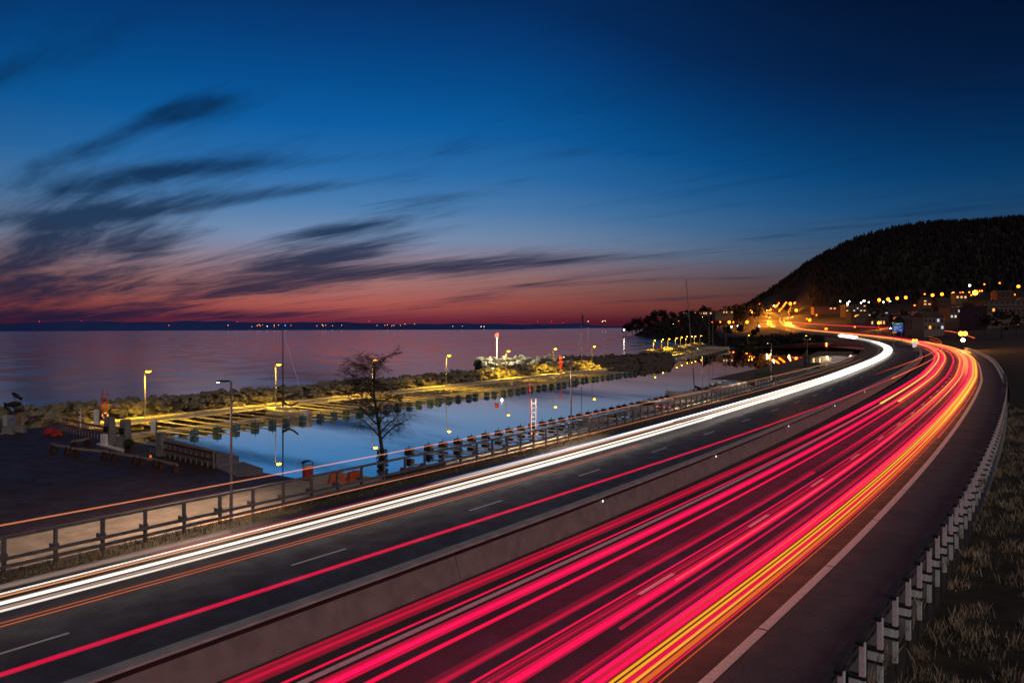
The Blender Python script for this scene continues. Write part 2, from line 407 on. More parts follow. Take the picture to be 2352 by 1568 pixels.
for x, y, k, r in sorted(SL):
    Y = shoreY(x)+(300 if y > 745 else 850)
    o = bpy.data.objects.new('shore_light', shore_lights[k]); COL.objects.link(o); o.location = at(x, y, Y); o.scale = (r*Y/9500,)*3
    cn = {'w': 'warm yellow', 'r': 'red mast', 'c': 'bright white', 'b': 'blue'}[k]
    seen[k] = seen.get(k, -1)+1
    tag(o, f'tiny {cn} light on the far dark shore, {ordinal(seen[k])} {cn} one from the left', 'light', f'{cn} lights on the far shore')

# ------------------------------------------------------------------ land
def shoreX(Y): return float(np.interp(Y, [430, 531, 850, 1050, 1120, 1200, 3000], [138, 134, 160, 172, 190, 330, 900]))
RX = np.array([P(s, 22.6)[:2] for s in np.arange(-80, SMAX-1, 2)])
RXL = np.array([P(s, -9.2)[:2] for s in np.arange(-80, SMAX-1, 2)])
def roadR(Y): return float(np.interp(Y, RX[:, 1], RX[:, 0]))
def roadL(Y): return float(np.interp(Y, RXL[:, 1], RXL[:, 0]))
ridge_x, ridge_y = zip(*[(1560, 742), (1640, 728), (1720, 697), (1760, 672), (1800, 646), (1850, 608), (1900, 580), (1950, 556), (2000, 540), (2060, 525), (2120, 517),
                         (2200, 513), (2280, 508), (2352, 502), (2600, 492), (3200, 480), (4200, 470)])
def hnoise(x, y): return math.sin(x*.013+1.7)*math.cos(y*.011+.4)+.5*math.sin(x*.031+y*.027)+.25*math.sin(x*.07-y*.06)
def land(X, Y):
    d = X-roadR(Y)
    if d >= 0:
        g = .04*min(d, 14)+(.13*max(0, d-14) if Y > 330 else .13*max(0, d-14)*max(0, (Y-60)/270) if Y > 60 else 0)
        z = zr(Y)-.3-1.0*max(0, min(1, (260-Y)/140))+min(g, 34+.02*d)
    elif X >= roadL(Y): z = zr(Y)-.35
    else:
        t = max(0, min(1, (X-shoreX(Y))/max(8, roadL(Y)-shoreX(Y)))); z = -2.6+(zr(Y)-.35+2.6)*t**.8
    # the forested mountain
    px = 1176+X/Y*1700
    zrg = CAMZ+(750-float(np.interp(px, ridge_x, ridge_y))-9)/1700*1800
    t = max(0, min(1, (Y-1020)/(1800-1020)))
    if px > 1560:
        mz = z+(zrg-z)*(t*t*(3-2*t)) if Y < 1800 else zrg-(Y-1800)*.02
        near_road = max(0, 1-abs(X-(roadL(Y)+roadR(Y))/2)/55) *max(0, min(1, (1560-Y)/120))
        z = mz*(1-near_road)+z*near_road if Y > 1020 else z
    if d < 0 and X < roadL(Y) and 560 < Y < 1250:
        t = max(0, min(1, (X-shoreX(Y))/max(8, roadL(Y)-shoreX(Y)))); z += 11*math.sin(math.pi*min(1, t*1.6))**.7*max(0, min(1, (Y-560)/250))
    return z+(.5*hnoise(X, Y) if d > 30 else 0)
mb = MB(); v = []; f = []
ys = [-60+6*i for i in range(52)]+[252+12*i for i in range(17)]; ds_ = [0, 1.5, 4, 8, 14, 22, 34, 50, 75, 110, 160, 240, 360, 520, 800, 1300]
for Y in ys:
    for d in ds_: X = roadR(Y)+d; v.append((X, Y, land(X, max(Y, 1)) if Y > 1 else land(X, 1)-.0))
n = len(ds_)
for i in range(len(ys)-1):
    for k in range(n-1): f.append((i*n+k, i*n+k+1, (i+1)*n+k+1, (i+1)*n+k))
tag(mb.add(v, f).build('grass_bank', M_grass, smooth=True), kind='structure')
mb = MB(); v = []; f = []; ys = [430+14*i for i in range(100)]+[1830+60*i for i in range(10)]; N = 90
for Y in ys:
    a0 = shoreX(Y)-6
    for k in range(N+1):
        t = k/N; X = a0+(t**1.5)*2600; v.append((X, Y, land(X, Y)))
for i in range(len(ys)-1):
    for k in range(N): f.append((i*(N+1)+k, i*(N+1)+k+1, (i+1)*(N+1)+k+1, (i+1)*(N+1)+k))
tag(mb.add(v, f).build('hillside_terrain', M_hill, smooth=True), kind='structure')

# forest on the mountain: spruces too many to count
mb = MB(); tr = np.random.RandomState(3)
def spruce(mb, x, y, z, h, r):
    n = 5; a0 = tr.rand()*6
    v = []; f = []
    for j, (zz_, rr) in enumerate(((.08, 1), (.42, .72), (.36, .8), (.72, .42), (.68, .5), (1, .02))):
        for i in range(n):
            a = a0+2*math.pi*i/n+j*.4; k = rr*r*(.8+.4*tr.rand()); v.append((x+k*math.cos(a), y+k*math.sin(a), z+zz_*h))
    for j in (0, 2, 4):
        for i in range(n): f.append((j*n+i, j*n+(i+1) % n, (j+1)*n+(i+1) % n, (j+1)*n+i))
    mb.add(v, f)
cnt = 0
while cnt < 5200:
    px = 1600+tr.rand()*860; Y = 1080+760*tr.rand()**.75
    X = (px-1176)*Y/1700
    if abs(X-(roadL(Y)+roadR(Y))/2) < 48 and Y < 1520: continue
    if X < shoreX(Y)+20: continue
    z = land(X, Y); h = 8+9*tr.rand()**1.3; spruce(mb, X, Y, z-1, h, h*.2); cnt += 1
for i in range(700):     # crest
    px = 1690+tr.rand()*720; Y = 1790+tr.rand()*25; X = (px-1176)*Y/1700
    h = 6+8*tr.rand()**2; spruce(mb, X, Y, land(X, Y)-1, h, h*.2)
tag(mb.build('mountain_forest', M_forest), 'dark spruce forest covering the mountain behind the town', 'forest', kind='stuff')

# ------------------------------------------------------------------ carriageways
A, Z_ = -75, 1590
lc = tag(strip(-7.4, 6.45, A, Z_, 0, 'road', M_asph, sub=2), kind='structure')
rc = tag(strip(6.9, 18.95, A, Z_, 0, 'road', M_asphr, sub=2), kind='structure')
tag(strip(18.95, 21.6, A, Z_, .002, 'road_shoulder', M_asph2), kind='structure')
def line(o, w_, a, e, z=.006, name='lane_marking', par=None):
    return strip(o-w_/2, o+w_/2, a, e, z, name, M_paint, par, near=2)
def shapes(fn):
    mb = MB(); fn(mb); return mb
for nm, o, par, s_first in (('dash', 0.0, lc, 0), ('dash', 13.75, rc, 6)):
    for i in range(-6, 32):
        s1 = s_first+12.1*i; line(o, .16 if o < 1 else .2, s1-3.05, s1, name='lane_dash', par=par)
line(4.85, .16, A, 420, name='edge_line', par=lc); line(-6.2, .16, A, 420, name='edge_line', par=lc)
line(9.3, .26, A, 420, name='edge_line', par=rc)
cuts = [-75, -20, 6.5, 14.6, 23, 32.5, 41.5, 60, 85, 110, 150, 420]
for i in range(len(cuts)-1): line(18.7, .34, cuts[i]+.05, cuts[i+1]-.05, .008, 'edge_line', rc)
# raised reflector studs on the far curve
me = MB().box((0, 0, .03), (.25, .12, .06), taper=.6).mesh('road_stud', M_postw)
for o_, par in ((1.4, lc), (15.2, rc)):
    for i in range(7): part(me, 'road_stud', par, P(168+i*9, o_, .006), hdg(168+i*9))

# ------------------------------------------------------------------ median barrier
t = thing('median_barrier', 'long concrete median barrier between the two carriageways', 'barrier')
prof = [(-.36, 0), (-.3, .12), (-.17, 1.16), (.17, 1.16), (.5, .1), (.52, 0)]
bc = [-75, -40, -20, -3.3, 12, 28, 44, 60, 80, 100, 130, 160, 200, 240, 300, 420]
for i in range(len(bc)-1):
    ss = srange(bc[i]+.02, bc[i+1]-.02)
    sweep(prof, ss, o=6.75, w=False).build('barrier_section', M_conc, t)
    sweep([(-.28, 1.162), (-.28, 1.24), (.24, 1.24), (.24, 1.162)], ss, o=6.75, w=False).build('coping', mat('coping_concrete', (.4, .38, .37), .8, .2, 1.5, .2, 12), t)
    sweep([(.16, 1.02), (.16, 1.15), (.235, 1.15), (.25, 1.02)], ss, o=6.75, w=False).build('painted_shadow', M_black, t)  # black strip painted in for the shadow under the coping
for s_ in (24, 41, 61, 83, 106):
    mb = MB(); mb.box((0, 0, 1.0), (.06, .05, .12)); mb.build('reflector', emat('reflector_glow', (1, .9, .75), 1.6), t).location = P(s_, 7.08, 0, False)  # returned headlight glint put in as a glow of its own

# ------------------------------------------------------------------ left pipe guard rail
def fo(s): return -8.35-(.0 if s < 0 else 0)
FS, FE, STEP = -40, 232, 2.06
t = thing('guard_rail', 'grey steel guard rail with three rails between the carriageway and the harbour', 'guard rail')
ss = srange(FS, FE)
for z_, w_, h_, nm in ((1.36, .16, .13, 'top_rail'), (.46, .08, .15, 'middle_rail'), (.12, .08, .15, 'lower_rail')):
    d_ = .12 if nm != 'top_rail' else 0
    sweep([(-w_/2+d_, -h_/2), (w_/2+d_, -h_/2), (w_/2+d_, h_/2), (-w_/2+d_, h_/2)], ss, o=-9.5, z=z_).build(nm, M_rail, t)
pm = MB().box((0, 0, .45), (.14, .14, 1.86)).mesh('post', M_rail)
sm = MB().box((0, 0, 0), (.3, .36, .3)).mesh('spacer_block', M_rail)
i = 0
while FS+STEP*i < FE:
    s = FS+STEP*i; part(pm, 'post', t, P(s, -9.6), hdg(s))
    q = P(s, -9.76, .46); part(sm, 'spacer_block', t, q, hdg(s)); i += 1
# ------------------------------------------------------------------ right guard rail
t = thing('guard_rail', 'dark guard rail with tall pale posts along the outer grass verge', 'guard rail')
ss = srange(-10, 345)
for z_, w_, h_, d_, nm in ((.95, .16, .11, 0, 'top_rail'), (.62, .06, .07, -.02, 'middle_rail'), (.32, .06, .07, -.02, 'lower_rail')):
    sweep([(-w_/2+d_, -h_/2), (w_/2+d_, -h_/2), (w_/2+d_, h_/2), (-w_/2+d_, h_/2)], ss, o=21.95, z=z_).build(nm, M_railr, t)
pm = MB().box((0, 0, -.2), (.2, .16, 2.3)).mesh('post', M_postw)
cm = MB().box((0, .1, .93), (.26, .3, .1)).mesh('post_cap', M_railr)
sm = MB().box((0, .22, -.3), (.22, .3, .3)).mesh('spacer_block', M_postw)
bm_ = MB().box((0, .13, 0), (.24, .5, .1)).mesh('strap', M_railr)
for i in range(150):
    s = -8+2.35*i; q = P(s, 22.2); h = hdg(s)
    part(pm, 'post', t, q, h)
    if s < 170:
        part(sm, 'spacer_block', t, q, h); part(cm, 'post_cap', t, q, h)
        for z_ in (-.1, -.5): part(bm_, 'strap', t, (q[0], q[1], q[2]+z_), h)
tag(sweep([(0, -2.0), (.14, -2.0), (.14, -.02), (0, -.02)], srange(A, 345), o=21.6).build('road_edge', M_conc_d), kind='structure')

# ------------------------------------------------------------------ left verge, gravel path, quay
tag(strip(-10.7, -7.4, A, 420, -.42, 'road_verge', M_verge, z1=.0, sub=3), kind='structure')
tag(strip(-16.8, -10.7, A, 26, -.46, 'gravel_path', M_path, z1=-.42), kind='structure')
tag(strip(-12.4, -10.7, 26, 330, -1.0, 'quay_bank', M_verge, z1=-.42), kind='structure')
quay_px = [(-1500, 1010), (-500, 1000), (-60, 985), (60, 985), (150, 972), (230, 990), (300, 1012), (480, 1052), (600, 1084), (690, 1100), (800, 1108), (893, 1090), (940, 1072)]
qp = [spot(x, y, -.5) for x, y in quay_px]
edge = [P(s, -12.6, 0)[:2] for s in (34, 20, 5, -10, -30, -60, -75)]
tag(MB().prism(qp+edge, -4, -.5).build('quay', M_quay), kind='structure')
lo = [P(s, -12.0)[:2] for s in srange(26, 330, 4)]; hi = [P(s, -14.6)[:2] for s in srange(26, 330, 4)]
tag(MB().prism(lo+hi[::-1], -4, -1.15).build('quay_walkway', M_deck), kind='structure')

def blades(mb, fn, n, hmin, hmax, rs):
    v = []; f = []
    for i in range(n):
        x, y, z = fn(); h = hmin+(hmax-hmin)*rs.rand()**2; a = rs.rand()*6.28; w_ = .008+.014*rs.rand()
        lx, ly = (rs.rand()-.5)*h*.9, (rs.rand()-.5)*h*.9
        o = len(v); ca, sa = math.cos(a)*w_, math.sin(a)*w_
        v += [(x-ca, y-sa, z), (x+ca, y+sa, z), (x+lx*.4+ca*.7, y+ly*.4+sa*.7, z+h*.6), (x+lx, y+ly, z+h)]
        f += [(o, o+1, o+2), (o, o+2, o+3)]
    mb.add(v, f)
gr = np.random.RandomState(5)
tufts = []
for i in range(1500):
    s = -6+120*gr.rand()**1.5; o = 22.6+24*gr.rand()**1.2; tufts.append((P(s, o), .25+.5*gr.rand(), .25+.75*gr.rand()**2))
def gpos():
    p, r_, hh = tufts[gr.randint(len(tufts))]; x, y = p[0]+gr.randn()*r_*.5, p[1]+gr.randn()*r_*.5
    return x, y, land(x, max(y, 1))-.03
mb = MB(); blades(mb, gpos, 95000, .08, .62, gr)
tag(mb.build('dry_grass', M_blade), 'dry tufted grass on the bank beyond the right guard rail', 'grass', kind='stuff')
def vpos():
    s = -8+90*gr.rand()**1.4; o = -7.55-2.9*gr.rand(); p = P(s, o); return p[0], p[1], .42*(o+7.4)/3.3-.03
mb = MB(); blades(mb, vpos, 8000, .05, .34, gr)
tag(mb.build('verge_grass', mat('verge_blade', (.15, .115, .06), .8, .45, .7)), 'withered grass and weeds along the foot of the left guard rail', 'grass', kind='stuff')

# ------------------------------------------------------------------ breakwaters of boulders
def rock_mesh(seed, m):
    r = np.random.RandomState(seed); mb = MB().ball((0, 0, 0), 1, 7, 5); pl = []; r.rand(seed)
    for k in range(10):
        nrm = r.randn(3); nrm /= np.linalg.norm(nrm); pl.append((nrm, .36+.27*r.rand()))
    vv = []
    for p in mb.v:
        p = np.array(p)*(1+.12*r.randn())
        for nrm, dd in pl:
            e = p@nrm-dd
            if e > 0: p = p-nrm*e
        vv.append(tuple(p))
    mb.v = vv; return mb.mesh('boulder', m)
ROCKS = [rock_mesh(i, M_rock) for i in range(9)]; ROCKD = [rock_mesh(i+20, M_rockd) for i in range(5)]
def heap(root, spots, pool, limit, stuff_mat):
    """boulders nearest the camera as parts, the rest joined"""
    spots = sorted(spots, key=lambda p: p[1]); mb = MB()
    for k, (x, y, z, r, sq) in enumerate(spots):
        me = pool[rnd.randrange(len(pool))]; M = Matrix.Rotation(rnd.random()*6.28, 4, 'Z') @ Matrix.Rotation(rnd.random()*6.28, 4, 'X')
        Sx = Matrix.Diagonal((r*(.85+.5*rnd.random()), r*(.8+.3*rnd.random()), r*sq, 1))
        if k < limit:
            o = bpy.data.objects.new('boulder', me); COL.objects.link(o); o.parent = root
            o.matrix_local = Matrix.Translation((x, y, z)) @ Matrix.Rotation(rnd.random()*6.28, 4, 'Z') @ Sx @ M
        else:
            T = Matrix.Translation((x, y, z)) @ Sx @ M; base_ = len(mb.v)
            mb.v += [tuple(T @ w_.co) for w_ in me.vertices]; mb.f += [tuple(i+base_ for i in p.vertices) for p in me.polygons]
    if mb.v: tag(mb.build('boulders', stuff_mat, root), kind='stuff')
def mole(path, width, crest, inner, seed, step=1.05, rmin=.62, rmax=1.05):
    r = np.random.RandomState(seed); out = []
    for a, e in zip(path[:-1], path[1:]):
        a, e = Vector(a), Vector(e); d = (e-a); L = d.length; d.normalize(); p = Vector((d.y, -d.x))
        k = 0.0
        while k < L:
            for q in np.arange(-width/2, width/2+.1, step):
                u = abs(q)/(width/2); z = WZ-.4+(crest-WZ)*(1-u**2.2)+.25*r.randn()
                if q < -width*.32 and z < -.8: continue
                c = a+d*(k+.5*r.randn())+p*(q+.25*r.randn()+inner); rr = 1.05*(rmin+(rmax-rmin)*r.rand()**2.0)
                out.append((c.x, c.y, z-rr*.35, rr, .75))
            k += step
    return out
core = lambda path, w_, top: None
t = thing('breakwater', 'long boulder breakwater lit yellow along the inner harbour walkway', 'breakwater', (0, 0, 0))
a0, a1 = WK0-wdir*12, WK1-wdir*2
pth = [(a0.x, a0.y), (a1.x, a1.y)]
def ridge_core(name, path, half, top, off, m, parent):
    mb = MB()
    for a, e in zip(path[:-1], path[1:]):
        a, e = Vector(a), Vector(e); d = (e-a).normalized(); p = Vector((d.y, -d.x))
        v = []
        for c in (a, e):
            for q, z in ((-half, WZ-.6), (-half*.45, top-.6), (half*.45, top-.6), (half, WZ-.6)):
                w_ = c+p*(q+off); v.append((w_.x, w_.y, z))
        mb.add(v, [(0, 1, 5, 4), (1, 2, 6, 5), (2, 3, 7, 6), (0, 3, 2, 1), (4, 5, 6, 7)])
    return mb.build(name, m, parent)
ridge_core('rubble_core', pth, 4.2, .75, -5.6, M_rockd, t)
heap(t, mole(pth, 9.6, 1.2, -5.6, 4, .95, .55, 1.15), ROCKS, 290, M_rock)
# the shore end running out of the picture on the left
sh = [(-105, 74), (-72, 79.5), (-57, 84)]
ridge_core('rubble_core', sh, 3.4, .3, -2, M_rockd, t)
mbx = mole(sh, 7, .45, -2, 9, 1.4, .9, 1.6)
t2 = thing('rock_revetment', 'dark boulder bank behind the quay at the left edge', 'rock bank'); heap(t2, mbx, ROCKS, 200, M_rock)
for o in list(t.children):
    if o.name.startswith('rubble_core.'): o.parent = t2
# outer mole
t = thing('breakwater', 'low dark outer mole behind the lit breakwater', 'breakwater')
om = [(16, 224), (38, 236), (54, 262)]
ridge_core('rubble_core', om, 5, 1.6, 0, M_rockd, t); heap(t, mole(om, 10, 1.7, 0, 12, 1.4, .8, 1.4), ROCKD, 60, M_rockd)
# beacon islet
t = thing('rock_mound', 'pale floodlit boulder head carrying the red beacon', 'rock mound')
bh = [(-9.5, 212), (-2, 216), (16, 224)]
ridge_core('rubble_core', bh, 3.4, 1.6, 0, M_rockd, t)
heap(t, mole(bh, 7.5, 1.9, 0, 15, 1.2, .8, 1.3), [rock_mesh(i+40, mat('pale_granite', (.42, .4, .33), .85, .3, 1, .4, 5)) for i in range(5)], 140, M_rock)
# far lit breakwater
t = thing('breakwater', 'farther boulder breakwater lit yellow beyond the harbour mouth', 'breakwater')
fb = [(50, 262), (60, 297), (112, 425)]
ridge_core('rubble_core', fb, 4.5, 1.1, -3, M_rockd, t); heap(t, mole(fb, 8.5, 1.5, -3, 19, 1.5, .9, 1.6), ROCKS, 60, M_rock)

# ------------------------------------------------------------------ pontoon walkways and mooring booms
def walkway(name, label, p0, p1, width, z, seg, m):
    p0, p1 = Vector(p0), Vector(p1); d = p1-p0; L = d.length; d.normalize()
    t = thing(name, label, 'walkway', (p0.x, p0.y, 0), math.atan2(d.y, d.x))
    n = int(L/seg)
    me = MB().box((seg/2, 0, z-.27), (seg-.06, width, .54)).mesh('deck_panel', m)
    for i in range(n): part(me, 'deck_panel', t, (i*seg, 0, 0))
    MB().box((L/2, -width/2-.06, z-.02), (L, .1, .16)).build('edge_beam', M_wood, t)
    me = MB().cyl((0, 0, -3), (0, 0, z-.3), .14, n=8).mesh('pile', M_dark)
    for i in range(0, n, 3): part(me, 'pile', t, (i*seg+.6, -width/2+.2, 0))
    return t
p0, p1 = wk(0, .2), wk(WL, .2)
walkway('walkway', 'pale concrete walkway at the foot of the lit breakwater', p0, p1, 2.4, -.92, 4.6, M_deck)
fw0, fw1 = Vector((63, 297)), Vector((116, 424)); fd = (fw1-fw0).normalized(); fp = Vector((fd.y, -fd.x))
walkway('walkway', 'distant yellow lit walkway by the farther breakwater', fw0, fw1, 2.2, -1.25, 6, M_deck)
def boom(kind, L, bm, fm, flen):
    t = bpy.data.objects.new('mooring_boom', None); COL.objects.link(t); t.empty_display_size = .2
    mb = MB(); mb.bar((0, 0, 0), (L, 0, -.1), .12, .14); mb.build('boom_arm', bm, t)
    MB().bar((.1, .7, 0), (L*.3, .06, -.02), .07, .09).build('brace', bm, t)
    f_ = MB().box((L-.45, 0, -.2), (flen, .62, .62), taper=.92); f_.build('float', fm, t)
    MB().cyl((L-.4, 0, .1), (L-.4, 0, .42), .04, n=6).build('mooring_ring', M_dark, t)
    return t
protos = [boom('a', 12.2, M_boom, M_blue, .85), boom('b', 12.2, M_boomw, M_green, .85)]
bang = math.atan2(wperp.y, wperp.x)
nb = 50
for i in range(nb):
    o = protos[i] if i < 2 else copy_tree(protos[i % 2 if rnd.random() < .7 else 0])
    tt = 6+i*2.62
    if tt > WL-2:
        if i > 1: [bpy.data.objects.remove(c) for c in list(o.children)]; bpy.data.objects.remove(o)
        break
    x, y = wk(tt, 1.45); o.location = (x, y, -1.42); o.rotation_euler = (0, 0, bang+.02*rnd.uniform(-1, 1))
    k = rnd.uniform(.97, 1.03); o.scale = (k if i < 36 else .8*k, 1, 1)
    tag(o, f'{ordinal(i)} mooring boom with a box float from the left end of the lit breakwater walkway', 'mooring boom', 'booms along the lit breakwater')
pr = boom('c', 8.3, M_boomw, M_black, .8)
for i in range(41):
    o = pr if i == 0 else copy_tree(pr); s = 40.5+i*2.45
    if s > 142: continue
    o.location = P(s, -14.5, -1.3); h = hdg(s); o.rotation_euler = (0, 0, h+math.pi/2+.03*rnd.uniform(-1, 1))
    tag(o, f'{ordinal(i)} pale mooring boom from the birch along the quay below the guard rail', 'mooring boom', 'booms along the near quay')
pr = boom('d', 11, M_boom, M_black, 1.0)
for i in range(14):
    o = pr if i == 0 else copy_tree(pr); q = fw0+fd*(4+i*9)+fp*1.2; o.location = (q.x, q.y, -1.42); o.rotation_euler = (0, 0, math.atan2(fp.y, fp.x))
    tag(o, f'{ordinal(i)} boom from the near end of the distant yellow lit walkway', 'mooring boom', 'booms along the distant walkway')

# ------------------------------------------------------------------ lamps of the harbour
YEL = (1, .6, .035)
E_lamp = emat('sodium_lamp', (1, .52, .012), 30)
E_tube = emat('lit_lamp_neck', (1, .6, .1), 3.0)
def pier_lamp(loc, h, rz, label, energy, scale=1.0, group='lamps on the breakwater'):
    t = thing('pier_lamp', label, 'lamp post', loc, rz, group)
    MB().cyl((0, 0, 0), (0, 0, h), .07*scale, .05*scale, 8).build('pole', M_pole, t)
    MB().bar((0, 0, h-.05), (.55, 0, h+.05), .07*scale, .07*scale).build('arm', M_pole, t)
    MB().box((.7, 0, h+.1), (.62*scale, .4*scale, .12)).build('lamp_head', M_dark, t)
    MB().ball((.7, 0, h-.02), .3 if scale < 1.5 else .13*scale, 10, 5, .4).build('lamp_glass', E_lamp, t)
    ld = bpy.data.lights.new('lamp_light', 'SPOT'); ld.energy = energy; ld.color = YEL; ld.shadow_soft_size = .12; ld.spot_size = R(138); ld.spot_blend = .7
    lo_ = bpy.data.objects.new('lamp_light', ld); COL.objects.link(lo_); lo_.parent = t; lo_.location = (.75, 0, h-.25)
    return t
LP = [(333, 850), (633, 835), (855, 825), (1025, 815), (1162, 805), (1270, 800), (1360, 795)]
for i, (x, y) in enumerate(LP):
    Y = 5.3*1700/(y-750); X = (x-1176)*Y/1700
    pier_lamp((X, Y, -.6), 5.7, bang, f'{ordinal(i)} yellow lit lamp post from the left along the near breakwater', 9500)
FL = [(1500.6, 781.4), (1519.3, 778.7), (1534, 777.7), (1551, 775.5), (1562.8, 774), (1575.3, 772.6), (1586, 772.4), (1594.4, 771.6), (1607.9, 770.7)]
for i, (x, y) in enumerate(FL):
    Y = 5.3*1700/(y-750); X = (x-1176)*Y/1700
    pier_lamp((X, Y, -.9), 6.0, bang, f'{ordinal(i)} small yellow lamp from the left on the farther breakwater', 11000, 2.2, 'lamps on the farther breakwater')
# shore lamps by the bushes at the end of the basin
for (x, y, lb) in ((1717, 770, 'yellow lamp above the bushes at the far end of the basin'), (1849, 771, 'yellow lamp beside the bushes just below the far carriageway')):
    Y = 440; p = at(x, y, Y); pier_lamp((p.x, p.y, p.z-4.5), 4.5, 0, lb, 900, 2.4, 'shore lamps')

# ------------------------------------------------------------------ light trails
def trail_mat(name, col, strength, fade=None):
    key = f'{name}_{strength:.2f}'
    if key in MATS: return MATS[key]
    m = bpy.data.materials.new(key); m.use_nodes = True; m.node_tree.nodes.clear(); q = NB(m.node_tree)
    e = q.n('ShaderNodeEmission'); e.inputs[0].default_value = (*col, 1); ge = q.n('ShaderNodeNewGeometry'); ax = q.n('ShaderNodeAttribute', attribute_name='axis')
    def dot(a_, b_):
        o_ = q.n('ShaderNodeVectorMath', operation='DOT_PRODUCT'); q.link(a_, o_.inputs[0]); q.link(b_, o_.inputs[1]); return o_.outputs['Value']
    ni = q.m('ABSOLUTE', dot(ge.outputs['Normal'], ge.outputs['Incoming'])); it = dot(ax.outputs['Vector'], ge.outputs['Incoming'])
    perp = q.m('SQRT', q.m('MAXIMUM', q.m('SUBTRACT', 1.0, q.m('MULTIPLY', it, it)), 1e-4))
    cs = q.m('MINIMUM', q.m('DIVIDE', ni, perp), 1.0)
    gn = q.n('ShaderNodeAttribute', attribute_name='gain')
    q.link(q.m('MULTIPLY', q.m('MULTIPLY', q.m('POWER', cs, 1.1), strength/2), gn.outputs['Fac']), e.inputs[1])
    tr_ = q.n('ShaderNodeBsdfTransparent'); ad = q.n('ShaderNodeAddShader'); q.link(e.outputs[0], ad.inputs[0]); q.link(tr_.outputs[0], ad.inputs[1])
    o = q.n('ShaderNodeOutputMaterial'); q.link(ad.outputs[0], o.inputs[0]); MATS[key] = m; return m
RED = (1, .0, .062); DRED = (1, 0, .09); YEL_T = (1, .52, .06); ORG = (1, .16, .01); WHT = (1, .9, .76); BWH = (.8, .88, 1); PNK = (.9, .62, .5)
ORT = (1, .3, .13)
def trail(o, z, w_, h_, cname, col, st, a, e, label, fade=0):
    n = 8; ss = srange(a, e, 3.0); mb = MB(); axis = []; gain = []
    w_, h_ = w_*1.25+.015, h_*1.25+.015
    tubes = [(0, 0, w_, h_, 1.0)]
    if w_ > .3 and a < 100:                       # a broad band is many lamps' lines side by side
        tubes = [(0, 0, w_, h_, .62)]
        for k in range(6):
            q = rnd.uniform(-.42, .42)*w_; tubes.append((q, rnd.uniform(-.3, .3)*h_, w_*rnd.uniform(.06, .3), h_*rnd.uniform(.15, .4), rnd.choice((.2, .35, .5, .7))))
    for q, dz_, tw, th, g in tubes:
        prof = [(tw/2*math.cos(2*math.pi*i/n), th/2*math.sin(2*math.pi*i/n)) for i in range(n)]
        sweep(prof, ss, mb, o=lambda s: o+q/widen(s), z=z+dz_)
        for k_, s_ in enumerate(ss):
            a_, b_ = Vector(P(ss[max(0, k_-1)], 0)), Vector(P(ss[min(len(ss)-1, k_+1)], 0)); axis += list((b_-a_).normalized())*n
            gain += [g*(min(1, (s_-a)/fade) if fade else 1)]*n
    ob = mb.build('light_trail', trail_mat(cname, col, st), smooth=True)
    ob.data.attributes.new('axis', 'FLOAT_VECTOR', 'POINT').data.foreach_set('vector', axis)
    ob.data.attributes.new('gain', 'FLOAT', 'POINT').data.foreach_set('value', gain)
    tag(ob, label, 'light trail', 'streaks of passing car lights'); return ob
merge = lambda amt, a, e: (lambda s: amt*max(0, min(1, (s-a)/(e-a)))**1.5)
